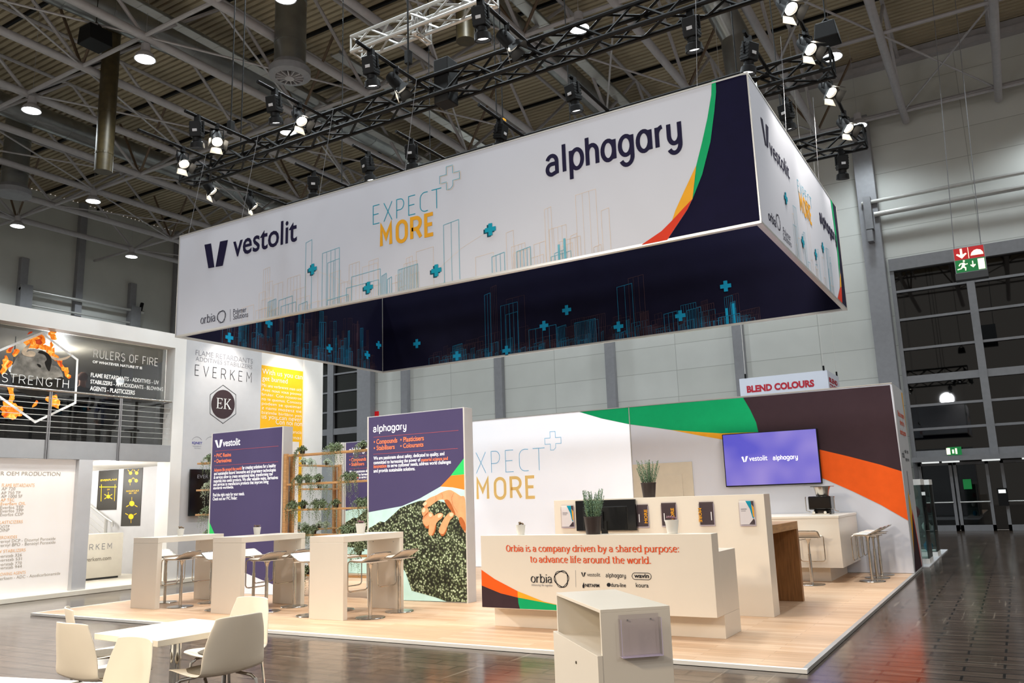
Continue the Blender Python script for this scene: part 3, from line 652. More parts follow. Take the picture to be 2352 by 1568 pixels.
# ------------------------------------------------------------------ high-bay hall lamps
def hall_lamp(name):
    r = thing('pendant_lamp', '', 'lamp', (0, 0, 0))
    b = MB(); b.lathe([(.05, .62), (.15, .6), (.17, .3), (.3, .18), (.37, .02), (.365, .0), (.3, .03), (.05, .05)], n=20); b.build('housing', 'steel_grey', r, smooth=True)
    b = MB(); b.lathe([(.01, .02), (.34, .02), (.34, .012), (.01, .008)], n=20); b.build('lamp_glass', 'lens_hall', r)
    b = MB(); b.cyl((0, 0, .6), (0, 0, .8), .02, 6); b.cyl((0, 0, .8), (0, 0, 4.46), .008, 5); b.build('rod', 'steel_grey', r)
    return r
M['lens_hall'] = mat('lit hall lamp glass', 'f2fbff', 0.3, emit=14.0, noise=0)
hl = [(333, 137, 'hall lamp hanging right of the black box speaker'), (72, 255, 'hall lamp close to the left picture edge in front of crossing tubes'), (214, 463, 'hall lamp below the brown vertical duct'), (40, 520, 'hall lamp hanging in front of the left hall wall, lowest but one'), (302, 590, 'hall lamp just left of the banner corner in front of the wall columns'),
      (1330, 66, 'hall lamp glowing above the front black truss over the long word'), (1912, 132, 'hall lamp glowing beside the black speaker right of the banner'), (1972, 290, 'hall lamp in front of the grey column, beside the rear truss end'), (662, 304, 'hall lamp just behind the front truss between two spotlights'), (655, -4, 'hall lamp cut by the top picture edge above the slotted air outlet')]
lp = hall_lamp('x'); lp.scale = (.84,) * 3; first = True; GL = 'high-bay hall lamps under the roof'
for u, v, lab in hl:
    p = PZ(u, v, 14.95)
    if first: o = lp; o.location = p; o['label'] = lab; o['group'] = GL; first = False
    else: o = dup(lp, p, 0, lab, GL)
    lamp('SPOT', (p.x, p.y, p.z - .1), E_HALL * (.45 if p.x > 6 else 1), COOL, (p.x, p.y, 0), .35, 150, .7, 'hall_light')
for x, y in ((-15, 11), (3, 5), (9, 5), (15, 5), (9, -1), (3, -1), (15, 11), (-3, -1), (15, 17), (-3, 17), (15, 23), (3, 23), (-9, 23), (-21, 23), (-21, 17)):   # the rest of the hall's lamps, above the frame or behind things
    lamp('SPOT', (x, y, 14.85), E_HALL * (.4 if x > 6 and y > 8 else 1), COOL, (x, y, 0), .35, 150, .7, 'hall_light')
# ------------------------------------------------------------------ black lighting trusses
def lattice(r, x0, x1, y0, z0, s_, m, rad=.034, step=.45, arms=()):
    for dy, dz in ((0, 0), (s_, 0), (0, s_), (s_, s_)):
        b = MB(); b.cyl((x0, y0 + dy, z0 + dz), (x1, y0 + dy, z0 + dz), rad, 8); b.build('main_tube', m, r)
    b = MB(); x = x0; n = 0
    while x < x1 - .05:
        xe = min(x + step, x1)
        for (a0, a1) in (((0, 0), (0, s_)), ((s_, 0), (s_, s_)), ((0, 0), (s_, 0)), ((0, s_), (s_, s_))):
            p, q = (a0, a1) if n % 2 == 0 else (a1, a0)
            b.cyl((x, y0 + p[0], z0 + p[1]), (xe, y0 + q[0], z0 + q[1]), rad * .6, 5)
        x += step; n += 1
    for x in (x0, x1):
        b.cyl((x, y0, z0), (x, y0 + s_, z0), rad * .6, 5); b.cyl((x, y0, z0 + s_), (x, y0 + s_, z0 + s_), rad * .6, 5); b.cyl((x, y0, z0), (x, y0, z0 + s_), rad * .6, 5); b.cyl((x, y0 + s_, z0), (x, y0 + s_, z0 + s_), rad * .6, 5)
    b.build('lattice', m, r)
    for ax, ya, yb, az in arms:
        b = MB(); b.cyl((ax, ya, az), (ax, yb, az), .03, 8); b.build('arm_pipe', m, r)
ZTR = 7.85
FARMS = [(x, -.72, 1.2) for x in (-.3, .95, 2.68, 4.72, 6.74)]
MARMS = [(-.97, 1.1, 3.9)] + [(x, 1.9, 3.9) for x in (.83, 2.3, 3.32, 5.1, 6.81)] + [(9.5, 2.2, 4.9), (10.25, 1.4, 7.1)]
def truss(y, x0, label, arms):
    r = thing('lighting_truss', label, 'truss', (x0, y, ZTR), group='black lighting trusses above the stand')
    lattice(r, x0, 10.45, y, ZTR, .33, 'black', arms=[(a, ya, yb, ZTR + .3) for a, ya, yb in arms])
    q = MB()
    for x in (x0 + 1.5, 4.4, 9): q.tube([(x, y + .16, ZTR + .33), (x, y + .16, ZC - .2)], .012, 5)
    q.build('hoist_chain', 'black', r)
    for x in ((5.15,) if y < 2 else ()):
        b = MB(); b.box(x - .14, y + .02, ZTR - .15, x + .14, y + .3, ZTR + .6); b.build('hoist', 'black', r, bevel=.02)
truss(.72, -1.05, 'long black lighting truss nearest the camera, crossing above the banner', FARMS)
truss(3.45, -1.05, 'middle black lighting truss showing its end behind the banner corner', MARMS)
truss(6.65, -1.05, 'rear black lighting truss ending in front of the grey wall column', [(4.85, 5.9, 7), (8.2, 5.9, 7)])
r = thing('lattice_truss', 'pale aluminium lattice truss high above the front black truss', 'truss', (2.5, 1.6, 10))
lattice(r, 2.6, 5.6, 1.5, 9.75, .3, 'alu')
lattice(r, 3.95, 4.05, 1.6, 9.7, .4, 'alu', step=.1)
# ------------------------------------------------------------------ stage spotlights
def fresnel():
    r = thing('stage_spotlight', '', 'spotlight')
    b = MB(); b.tube([(-.17, 0, -.28), (-.17, 0, -.04), (.17, 0, -.04), (.17, 0, -.28)], .018, 6); b.build('yoke', 'black', r)
    b = MB(); b.box(-.05, -.05, -.05, .05, .05, .1); b.cyl((0, -.06, .08), (0, .06, .08), .05, 8); b.build('clamp', 'black', r)
    T = Matrix.Translation((0, 0, -.3)) @ Matrix.Rotation(math.radians(38), 4, 'X')
    b = MB(); b.lathe([(.08, .26), (.13, .24), (.15, .05), (.15, -.14), (.16, -.2), (.14, -.2), (.13, -.1), (.05, -.1)], n=16, mtx=T); b.build('body', 'black', r, smooth=True)
    b = MB(); b.lathe([(.002, -.13), (.125, -.13), (.125, -.14), (.002, -.15)], n=16, mtx=T); b.build('lens', 'lens', r)
    for a in range(4):
        q = MB(); R_ = T @ Matrix.Rotation(a * PI / 2, 4, 'Z') @ Matrix.Translation((.155, 0, -.2)) @ Matrix.Rotation(math.radians(-28), 4, 'Y')
        q.prism([R_ @ Vector(p) for p in ((0, -.12, 0), (0, .12, 0), (0, .17, -.2), (0, -.17, -.2))], R_.to_3x3() @ Vector((.006, 0, 0))); q.build('barn_door', 'barn_lit' if a == 3 else 'black', r)
    return r
def profile_lamp():
    r = thing('stage_spotlight', '', 'spotlight')
    b = MB(); b.box(-.06, -.05, -.06, .06, .05, .1); b.tube([(-.15, 0, -.3), (-.15, 0, -.06), (.15, 0, -.06), (.15, 0, -.3)], .02, 6); b.build('yoke', 'black', r)
    T = Matrix.Translation((0, 0, -.32)) @ Matrix.Rotation(math.radians(12), 4, 'X')
    b = MB(); b.box(-.13, -.12, -.12, .13, .12, .24, T); b.build('housing', 'black', r, bevel=.02)
    for i in range(4):
        q = MB(); q.box(-.137, -.1, -.06 + i * .07, .137, .127, -.03 + i * .07, T); q.build('cooling_fin', 'black', r)
    b = MB(); b.lathe([(.1, -.12), (.1, -.2), (.15, -.24), (.16, -.36), (.13, -.36), (.11, -.22), (.03, -.22)], n=14, mtx=T); b.build('snoot', 'black', r, smooth=True)
    b = MB(); b.lathe([(.002, -.3), (.11, -.3), (.11, -.31), (.002, -.315)], n=14, mtx=T); b.build('lens', 'lens_dim', r)
    b = MB(); b.box(-.05, -.135, 0, .05, -.12, .06, T); b.build('badge', 'grey_board', r)
    return r
FR, PR = fresnel(), profile_lamp(); used = set(); GS = 'stage spotlights clamped to the trusses'
def spot(proto, u, v, z, rz, label, target=None, en=1.0):
    p = PZ(u, v, z); best = None
    for xa, y0, y1 in FARMS + MARMS:
        if y0 - .2 < p.y < y1 + .2 and abs(xa - p.x) < .4 and (best is None or abs(xa - p.x) < abs(best - p.x)): best = xa
    if best is not None and z > 7.6: p = PX(u, v, best); p.z = ZTR + .3 - .055
    else: p = PY(u, v, 6.8) if v > 300 else p; p.z = ZTR - .06
    if proto not in used: o = proto; used.add(proto); o.location = p; o.rotation_euler = (0, 0, math.radians(rz)); o['label'] = label; o['group'] = GS; o.scale = (.74 if proto is PR else .64,) * 3
    else: o = dup(proto, p, math.radians(rz), label, GS)
    if target: lamp('SPOT', (p.x, p.y + .12, p.z - .55), E_STAGE * en, WARM, target, .16, 84, .8, 'stage_light')
spot(PR, 452, 305, 7.85, 30, 'black profile spotlight at the outer end of the first front arm')
spot(FR, 497, 335, 7.7, -120, 'very bright spotlight with glare above the banner left end', (2.5, .6, .5))
spot(PR, 630, 255, 7.85, 10, 'black profile spotlight hanging at the second front arm below the air outlet')
spot(FR, 687, 275, 7.75, -100, 'bright spotlight with open flaps on the second front arm', (1.5, 2.1, .5))
spot(PR, 852, 165, 7.85, 10, 'black profile spotlight at the third front arm')
spot(FR, 910, 195, 7.8, -65, 'spotlight with one flap coloured as lit beside the black profile lamp of the third arm', (4.2, .5, .5))
spot(PR, 1105, 55, 7.9, 10, 'black profile spotlight on the fourth front arm near the brown duct')
spot(FR, 1165, 90, 7.8, -65, 'spotlight with one flap coloured as lit on the fourth front arm', (6.5, .5, .5))
spot(FR, 418, 388, 7.7, -100, 'small glowing spotlight at the left end of the front truss', (0, 1, .5))
spot(FR, 480, 445, 7.75, -70, 'glowing spotlight just above the banner, left of its neighbour', (0, 3.5, .8))
spot(FR, 575, 482, 7.75, -70, 'glowing spotlight right at the banner top edge near its left end', (2.8, 4, .5))
spot(PR, 720, 438, 7.75, 40, 'dark spotlight peeking over the banner above the blue outlined letters')
spot(PR, 845, 400, 7.75, -20, 'dark spotlight peeking over the banner left of the outlined cross')
spot(PR, 945, 368, 7.75, 20, 'dark spotlight peeking over the banner at the outlined cross')
spot(PR, 1150, 322, 7.75, 90, 'dark spotlight lying low behind the banner edge before the long word')
spot(PR, 1318, 235, 7.75, -15, 'black spotlight with a white glow hanging over the long word')
spot(FR, 1810, 38, 7.8, -130, 'glaring spotlight at the top on the right-hand arm, upper of two', (8, 2.5, .5))
spot(FR, 1853, 110, 7.8, -130, 'glaring spotlight on the right-hand arm, lower of two', (9, 5, .5))
spot(FR, 1904, 235, 7.75, -130, 'glaring spotlight between middle and rear truss', (5, 7.8, 1.4))
spot(FR, 1942, 300, 7.75, -130, 'glaring spotlight just above the rear truss end', (9.4, 7, 1.2))
spot(PR, 1808, 275, 7.7, -20, 'black spotlight hanging right beside the banner side face')
spot(PR, 1935, 385, 7.35, 25, 'black spotlight hanging below the rear truss against the white wall')
spot(PR, 1722, 135, 7.85, 60, 'black spotlight hanging at the banner corner under the silver duct')
spot(PR, 1585, 25, 7.85, 0, 'dark spotlight hanging under the front truss at the top edge')
for (u0, v0, u1, v1, z, lab) in ((1155, 180, 1155, 285, 8.6, 'orange hook block hanging on a thin chain over the banner'), (938, 0, 938, 130, 9.0, 'black hook block hanging on a chain left of the pale truss'), (531, 0, 530, 290, 8.4, 'thin black chain hoist line above the first front arm')):
    p = PZ(u1, v1, z); r = thing('chain_hoist', lab, 'hoist', p)
    b = MB(); b.cyl(p + Vector((0, 0, .1)), (p.x, p.y, ZC - .1), .012, 5); b.build('chain', 'black', r)
    b = MB(); b.box(p.x - .05, p.y - .05, p.z - .14, p.x + .05, p.y + .05, p.z + .1); b.build('block', 'amber' if 'orange' in lab else 'black', r, bevel=.01)
# ================================================================== THE STAND
# platform
pl = thing('stage_platform', 'low oak-floored platform with a white edge carrying the whole stand', 'platform', (4.2, 4, 0))
X0, X1, Y0, Y1 = -1.93, 10.28, -1.05, 9.3
b = MB(); b.box(X0 + .05, Y0 + .05, 0, X1 - .05, Y1, PT); b.build('oak_floor', 'oak', pl)
b = MB(); b.box(X0, Y0, .004, X1, Y0 + .05, PT); b.build('front_edge', 'white_matt', pl)
b = MB(); b.box(X1 - .05, Y0 + .05, .004, X1, Y1, PT); b.build('side_edge', 'alu', pl)
b = MB(); b.box(X0, Y0 + .05, .004, X0 + .05, Y1, PT); b.build('side_edge', 'white_matt', pl)
# ------------------------------------------------------------------ hanging banner
BX, BY, BZ0, BZ1 = 10.0, 5.474, 4.522, 6.343
bn = thing('hanging_banner', 'huge rectangular white banner ring with navy inside hung over the stand', 'banner', (5, 2.7, BZ0))
e = .05
for nm, q in (('front_fabric', (0, 0, BX, .02)), ('side_fabric', (BX - .02, .02, BX, BY)), ('back_fabric', (0, BY - .02, BX - .02, BY)), ('side_fabric', (0, .02, .02, BY - .02))):
    b = MB(); b.box(q[0], q[1], BZ0 + .03, q[2], q[3], BZ1 - .02); b.build(nm, 'banner_white', bn)
for q in ((e, e, BX - e, e + .01), (BX - e - .01, e + .01, BX - e, BY - e), (e, BY - e, BX - e, BY - e + .01), (e - .01, e + .01, e, BY - e)):
    b = MB(); b.box(q[0], q[1], BZ0 + .03, q[2], q[3], BZ1 - .02); b.build('inner_fabric', 'navy', bn)
b = MB()
for z0, z1 in ((BZ0, BZ0 + .03), (BZ1 - .02, BZ1)):
    b.box(-.006, -.006, z0, BX + .006, e + .01, z1); b.box(-.006, BY - e - .01, z0, BX + .006, BY + .006, z1); b.box(-.006, e + .01, z0, e + .01, BY - e - .01, z1); b.box(BX - e - .01, e + .01, z0, BX + .006, BY - e - .01, z1)
for x, y in ((0, 0), (BX, 0), (0, BY), (BX, BY)): b.box(x - .008, y - .008, BZ0, x + .008, y + .008, BZ1)
b.box(e + .012, BY - e - .024, BZ0 + .03, e + .022, BY - e - .012, BZ1 - .02); b.build('frame', 'alu', bn)
for x, y in ((1.55, .02), (3.3, .02), (5, .02), (9.4, .02), (.2, .02), (9.98, 2.0), (9.98, 4.2)):
    b = MB(); b.cyl((x, y, BZ1), (x, y + .3, ZTR + .1), .0035, 5); b.build('suspension_wire', 'frame_grey', bn)
F = Plane('y', 0.0, -1); S = Plane('x', BX + 0.0, 1); BKI = Plane('y', BY - e, -1); LFI = Plane('x', e, 1)
# front swoosh
def crosses(pl, u, v, r, m='teal'):
    a, d = MB(), MB(); plus_sign(a, d if m == 'teal' else None, pl, u, v, r); o = a.build('cross_print', m, bn, recalc=False)
    if m == 'teal': d.build('cross_shade', 'teal_dark', o, recalc=False)
    else: d.bm.free()
EDGE = [(1644, 184), (1645, 211), (1641, 255), (1632, 326), (1613, 401), (1591, 457)]
b = MB(); poly(b, F, EDGE + [(1579, 482), (1557, 515), (1533, 551), (1745, 507), (1716, 171)]); b.build('navy_print', 'navy_print', bn)
b = MB(); poly(b, F, [(1635, 187), (1634, 218), (1625, 272), (1613, 326), (1599.6, 380), (1591, 456)] + EDGE[:0:-1] + [(1644, 184)], 2); b.build('green_print', 'green', bn)
b = MB(); poly(b, F, [(1599.6, 380), (1572, 439), (1552, 483), (1544, 507), (1568, 481), (1591, 457)], 3); b.build('amber_print', 'amber', bn)
b = MB(); poly(b, F, [(1591, 457), (1568, 481), (1544, 507), (1520, 531), (1473, 563), (1533, 551), (1557, 515), (1579, 482)], 4); b.build('red_print', 'red', bn)
L = MB(); T_ = MB(); A_ = MB(); TK = MB(); SA = MB()
vmark(L, F, ((470, 562), (524, 551), (479, 616), (512, 610)))
text(L, 'vestolit', F, (535, 590), (682, 562), 539, .012)
strokes(L, 'Alphagary', F, (1257, 404), (1569, 336), 361, .054)
strokes(T_, 'EXPECT', F, (855, 516), (1016, 481), 474, .012, unit=1.4)
strokes(A_, 'MORE', F, (873, 566), (1000, 542), 521, .056, unit=1.4)
c0 = F.px(1034, 408, 2)
strip(TK, [F.at(a, z, 2) for a, z in plus_outline(c0.x - .008, c0.z + .006, .17, .055)], .008, F.n, True)
strip(SA, [F.at(a, z, 2.3) for a, z in plus_outline(c0.x + .008, c0.z - .006, .17, .055)], .008, F.n, True)
serif_text(L, 'orbia', F, (461, 744), (495, 739), 731, .018); knot(L, F, 509, 727, .105, .008)
line(L, F, [(529, 710), (529, 738)], .006, 2)
text(L, 'Polymer', F, (536, 722), (566, 716), 710); text(L, 'Solutions', F, (536, 734), (570, 728), 722)
for u, v in ((719, 618), (847, 660), (1003, 621), (1127, 527)): crosses(F, u, v, .085)
# printed skyline on the front: lines rise from the lower edge
_tk = [0]
def tower(mb, pl, a0, z0, w, h, lw, cols=1, skew=.03, k=2):
    _tk[0] += 1; k = k + (_tk[0] % 17) * .055
    strip(mb, [pl.at(a0, z0, k), pl.at(a0, z0 + h, k), pl.at(a0 + w, z0 + h + skew, k), pl.at(a0 + w, z0, k)], lw, pl.n)
    for i in range(1, cols): x = a0 + w * i / cols; strip(mb, [pl.at(x, z0, k), pl.at(x, z0 + h + skew * i / cols, k)], lw * .8, pl.n)
def towers_px(mb, pl, z0, lst, lw):
    for u0, v0, u1, n in lst:
        p, q = pl.px(u0, v0), pl.px(u1, v0); a0, a1 = (p.y, q.y) if pl.ax == 0 else (p.x, q.x)
        tower(mb, pl, a0, z0, a1 - a0, p.z - z0, lw, n)
Z0 = BZ0 + .035
towers_px(TK, F, Z0, [(703, 558, 717, 1), (741, 582, 780, 4), (753, 604, 780, 2), (808, 636, 874, 1), (796, 662, 870, 1), (877, 634, 888, 4), (915, 620, 960, 12), (1019, 517, 1054, 2), (1130, 590, 1159, 3), (1187, 578, 1219, 4), (616, 694, 634, 6), (641, 690, 672, 2), (646, 704, 680, 2), (687, 700, 706, 2), (752, 690, 800, 2), (890, 642, 900, 2), (1010, 655, 1022, 2)], .007)
for u, v in ((1281, 562), (1294, 548)):
    p = F.px(u, v, 2); TK.face([F.at(p.x, Z0, 2), F.at(p.x + .03, Z0, 2), F.at(p.x + .03, p.z, 2), F.at(p.x, p.z, 2)])
towers_px(TK, F, Z0, [(1266, 590, 1312, 5), (1274, 582, 1300, 3)], .006)
rnd = random.Random(4)
for i in range(48):
    a = rnd.uniform(1.6, 8.2); h = rnd.choice((.08, .15, .25, .45, .7)) * rnd.uniform(.6, 1.2); tower(SA, F, a, Z0, rnd.uniform(.08, .3), h, .005, rnd.randint(1, 4), .02, 1)
line(SA, F, [(717, 618), (800, 650), (847, 660)], .004, 1); line(SA, F, [(1003, 621), (1060, 570), (1127, 527)], .004, 1)
# side face
text(L, 'vestolit', S, (1768, 352), (1812, 398), 318, .01)
vmark(L, S, ((1746, 268), (1764, 292), (1757, 333), (1764, 340)))
strokes(T_, 'EXPECT', S, (1832, 438), (1864, 470), 415, .012, unit=1.4)
strokes(A_, 'MORE', S, (1838, 482), (1864, 505), 447, .05, unit=1.4)
strokes(L, 'Alphagary', S, (1883, 508), (1920, 545), 492, .05)
text(L, 'orbia', S, (1765, 504), (1782, 515), 482, .01); knot(L, S, 1787, 510, .1, .008)
text(L, 'Polymer', S, (1799, 536), (1815, 545), 522); text(L, 'Solutions', S, (1799, 549), (1817, 560), 536)
for u, v in ((1804, 455), (1843, 555), (1873, 584), (1889, 568)): crosses(S, u, v, .08)
rnd = random.Random(9)
for i in range(26):
    tower(TK if i % 2 else SA, S, rnd.uniform(1.3, 4.4), Z0, rnd.uniform(.06, .22), rnd.uniform(.1, .75), .006, rnd.randint(1, 4), .02, 1)
gs = lambda pts, k: [S.at(a, z, k) for a, z in pts]
g1 = MB(); g1.face(gs([(4.97, 6.32), (5.04, 5.9), (5.08, 5.4), (5.02, 4.95), (5.2, 5.3), (5.19, 5.8), (5.12, 6.32)], 2)); g1.build('green_print', 'green', bn)
g1 = MB(); g1.face(gs([(5.02, 4.95), (4.94, 4.8), (5.1, 4.85), (5.16, 5.1)], 3)); g1.build('amber_print', 'amber', bn)
g1 = MB(); g1.face(gs([(4.94, 4.8), (4.6, 4.555), (5.0, 4.555), (5.1, 4.85)], 3)); g1.build('red_print', 'red', bn)
g1 = MB(); g1.face(gs([(5.12, 6.32), (5.19, 5.8), (5.2, 5.3), (5.1, 4.85), (5.0, 4.555), (5.46, 4.555), (5.46, 6.32)], 1)); g1.build('navy_print', 'navy_print', bn)
# skyline on the navy inside
CY = MB(); CP = MB(); CB = MB()
towers_px(CY, BKI, Z0, [(1113, 678, 1126, 2), (1150, 703, 1189, 4), (1162, 723, 1189, 3), (1417, 660, 1452, 2), (1525, 722, 1556, 3), (1578, 713, 1610, 5), (1215, 758, 1278, 4), (1320, 742, 1368, 14), (1280, 752, 1300, 6), (1040, 795, 1062, 8), (1650, 730, 1700, 7)], .011)
for u, v in ((1666, 708), (1681, 697)):
    p = BKI.px(u, v, 2); CB.face([BKI.at(p.x, Z0, 2), BKI.at(p.x + .045, Z0, 2), BKI.at(p.x + .045, p.z, 2), BKI.at(p.x, p.z, 2)])
towers_px(CP, BKI, Z0, [(1128, 660, 1140, 3), (1163, 688, 1205, 3), (1443, 640, 1478, 3), (1300, 752, 1330, 12), (1340, 730, 1390, 12), (1470, 720, 1490, 10), (1600, 705, 1640, 8), (1700, 715, 1745, 12), (1050, 795, 1110, 10)], .01)
rnd = random.Random(7)
for i in range(210):
    a = rnd.uniform(1.35, 8.3); w_ = rnd.uniform(.05, .35); h = rnd.choice((.05, .08, .12, .2, .35)) * rnd.uniform(.6, 1.5)
    tower(CY if i % 3 == 0 else CP, BKI, a, Z0, w_, h, .007, rnd.randint(1, 7), .02, 1)
for u, v in ((958, 789), (1050, 817), (1164, 805), (1250, 748), (1302, 712), (1421, 750), (1563, 725), (1667, 657)): crosses(BKI, u, v, .1, 'cyan')
rnd = random.Random(11)
for i in range(230):
    a = rnd.uniform(.9, 5.1); h = rnd.choice((.1, .2, .4, .7)) * rnd.uniform(.5, 1.5)
    tower(CY if i % 3 == 0 else CP, LFI, a, Z0, rnd.uniform(.03, .16), h, .007, rnd.randint(1, 5), .02, 1)
towers_px(CY, LFI, Z0, [(733, 740, 748, 3), (777, 800, 788, 2), (798, 808, 809, 3)], .01)
for u, v in ((526, 775), (617, 742), (756, 800), (843, 815), (869, 792)): crosses(LFI, u, v, .09, 'cyan')
for mb, nm, m in ((L, 'lettering', 'navy_text'), (T_, 'blue_lettering', 'teal'), (A_, 'amber_lettering', 'amber'), (TK, 'skyline_print', 'teal_line'), (SA, 'pale_skyline_print', 'sand_line'), (CY, 'night_skyline_print', 'cyan_line'), (CP, 'copper_skyline_print', 'copper_line'), (CB, 'chimney_print', 'cyan')): mb.build(nm, m, bn, recalc=False)

# ------------------------------------------------------------------ light-box panels
def lightbox(name, label, x0, x1, y0, y1, zt, front='lit_purple', group=None):
    r = thing(name, label, 'panel', ((x0 + x1) / 2, y0, PT), group=group)
    b = MB(); b.box(x0, y0 + .012, PT, x1, y1, zt); b.build('box_frame', 'grey_board', r, bevel=.004)
    b = MB(); b.box(x0 + .03, y0, PT + .02, x1 - .02, y0 + .012, zt - .015); b.build('printed_fabric', front, r)
    b = MB(); b.box(x0, y0 - .004, PT, x0 + .03, y0 + .012, zt); b.box(x1 - .02, y0 - .004, PT, x1, y0 + .012, zt); b.build('edge_profile', 'white_matt', r)
    return r
def para(mb, pl, lines, bold=.02, k=2):
    for s, uL, vL, uR, vR, vt in lines: text(mb, s, pl, (uL, vL), (uR, vR), vt, bold, k)
VP_ = Plane('y', 2.085, -1); AP = Plane('y', 2.091, -1)
def pellet_art(r, P, flip=False):
    b = MB(); poly(b, P, [(1068, 1049), (1035.4, 1092), (1068.5, 1089)], 1); b.build('green_print', 'lit_green', r)
    b = MB(); poly(b, P, [(1068.3, 1089), (1036, 1092), (1012, 1117), (1040, 1119), (1069.3, 1125)], 1); b.build('orange_print', 'lit_orange', r)
    b = MB(); poly(b, P, [(847, 1176), (923, 1162), (965, 1144), (1012, 1117), (1040, 1119), (1069.3, 1125), (1073.5, 1382.5), (936, 1378), (847, 1374)], 1); b.build('sky_print', 'lit_mint', r)
    b = MB(); poly(b, P, [(847, 1213), (860, 1206), (873, 1197), (884, 1199), (905, 1180), (920, 1166), (940, 1158), (963, 1150), (985, 1148), (1010, 1150), (1040, 1160), (1070, 1200), (1073.5, 1382.5), (1027, 1381), (1000, 1371), (946, 1356), (939, 1335), (931, 1312), (922, 1300), (847, 1290)], 2); b.build('pellet_print', 'pellets', r)
    cv = lambda L_: [(640 + x / 3.564, 980 + y / 3.564) for x, y in L_]
    b = MB(); spoly(b, P, cv([(1188, 640), (1200, 612), (1240, 580), (1290, 560), (1340, 533), (1400, 516), (1440, 532), (1490, 565), (1528, 592), (1534, 850), (1512, 838), (1490, 800), (1478, 752), (1450, 722), (1425, 700), (1395, 662), (1372, 628), (1360, 600), (1330, 594), (1290, 612), (1250, 642), (1210, 662)]), 3)
    spoly(b, P, cv([(1175, 690), (1182, 664), (1205, 655), (1226, 668), (1232, 690), (1222, 700), (1200, 720), (1182, 726)]), 4)
    spoly(b, P, cv([(1186, 790), (1184, 745), (1200, 715), (1232, 696), (1262, 706), (1272, 730), (1258, 752), (1240, 775), (1232, 806), (1214, 815)]), 5)
    spoly(b, P, cv([(1234, 880), (1236, 800), (1256, 745), (1300, 712), (1335, 704), (1350, 722), (1338, 748), (1310, 770), (1290, 800), (1278, 850), (1262, 884)]), 6)
    spoly(b, P, cv([(1316, 850), (1340, 785), (1370, 735), (1412, 698), (1440, 710), (1432, 738), (1410, 760), (1392, 800), (1370, 852), (1352, 876), (1330, 874)]), 7)
    b.build('hand_print', 'lit_skin', r, recalc=False)
    b = MB(); spoly(b, P, cv([(1360, 600), (1372, 628), (1395, 662), (1425, 700), (1450, 722), (1430, 660), (1395, 600)]), 4); spoly(b, P, cv([(1478, 752), (1490, 800), (1512, 838), (1534, 850), (1530, 790), (1500, 740)]), 4)
    for q in ([(1232, 696), (1218, 706), (1196, 730), (1186, 760), (1200, 735), (1225, 712)], [(1262, 884), (1278, 850), (1290, 800), (1296, 812), (1286, 856), (1270, 888)], [(1330, 874), (1352, 876), (1370, 852), (1380, 830), (1384, 842), (1362, 886), (1340, 892)], [(1190, 790), (1214, 815), (1232, 806), (1232, 830), (1210, 826)]): spoly(b, P, cv(q), 8)
    line(b, P, cv([(1340, 545), (1350, 570), (1345, 590)]), .005, 8); line(b, P, cv([(1290, 562), (1296, 585), (1290, 605)]), .005, 8); line(b, P, cv([(1440, 540), (1420, 580), (1430, 640), (1470, 700)]), .005, 8)
    b.build('hand_shade_print', 'lit_skin_dark', r, recalc=False)
    b = MB()
    for q in ([(1188, 640), (1194, 622), (1212, 612), (1220, 626), (1206, 644)], [(1182, 690), (1188, 668), (1204, 664), (1208, 682), (1196, 700)], [(1240, 708), (1258, 710), (1264, 726), (1250, 738), (1236, 726)], [(1312, 718), (1336, 710), (1344, 722), (1330, 740), (1312, 742)], [(1408, 706), (1430, 704), (1436, 718), (1424, 734), (1406, 728)]): spoly(b, P, cv(q), 9)
    b.build('nail_print', 'lit_skin_light', r, recalc=False)
v_ = lightbox('light_box_panel', 'tall purple lit panel behind the high tables listing resins, green tip at its lower left', -1.545, .443, 2.085, 2.33, 3.09, group='purple light box panels')
W_, C_, R_ = MB(), MB(), MB()
vmark(W_, VP_, ((494, 1011), (512, 1009), (500, 1028), (507, 1027)))
text(W_, 'vestolit', VP_, (512, 1025), (552, 1020), 1009, .012)
line(R_, VP_, [(495, 1036), (640, 1024)], .008); line(R_, VP_, [(493, 1069.5), (639, 1060)], .008)
para(C_, VP_, [('• PVC Resins', 493, 1050.5, 531, 1047.5, 1042), ('• Derivatives', 493, 1063, 532, 1060, 1054.5), ('Advance life around the world', 492, 1083, 555, 1077.5, 1075.5)], .015)
para(W_, VP_, [('by creating solutions for a healthy', 557, 1077.5, 634, 1071, 1069.5), ('and sustainable future! Innovative and proprietary technologies', 492, 1091, 634, 1079.5, 1083.5), ('& services allow to create exceptional value, transforming raw', 491.5, 1099.5, 627, 1089, 1092), ('materials into useful products. We offer valuable resins, derivatives', 491, 1108, 639, 1096.5, 1100.5),
     ('and services to manufacture products that improve living', 490.5, 1116, 617, 1106.5, 1108.5), ('standards worldwide.', 490, 1123.5, 537, 1120, 1117), ('Find the right resin for your needs.', 489.5, 1140, 562, 1135, 1132.5), ('Check out our PVC Finder:', 489, 1149, 545, 1145, 1141.5)], .012)
g = MB(); poly(g, VP_, [(478.5, 1192), (493, 1226), (503, 1255), (474.5, 1330), (476, 1250)], 1); g.build('green_print', 'lit_green', v_)
g = MB(); poly(g, VP_, [(474, 1250), (520, 1285), (555, 1312), (625, 1341), (648, 1348), (648, 1366), (473, 1360)], 1); g.build('white_print', 'lit_white', v_)
W_.build('lettering', 'lit_text', v_, recalc=False); C_.build('coral_lettering', 'lit_coral', v_, recalc=False); R_.build('rule_line', 'lit_rule', v_, recalc=False)
a_ = lightbox('light_box_panel', 'tall purple lit panel showing a hand scooping green pellets, nearer of the two', 2.494, 4.535, 2.091, 2.331, 3.10, group='purple light box panels')
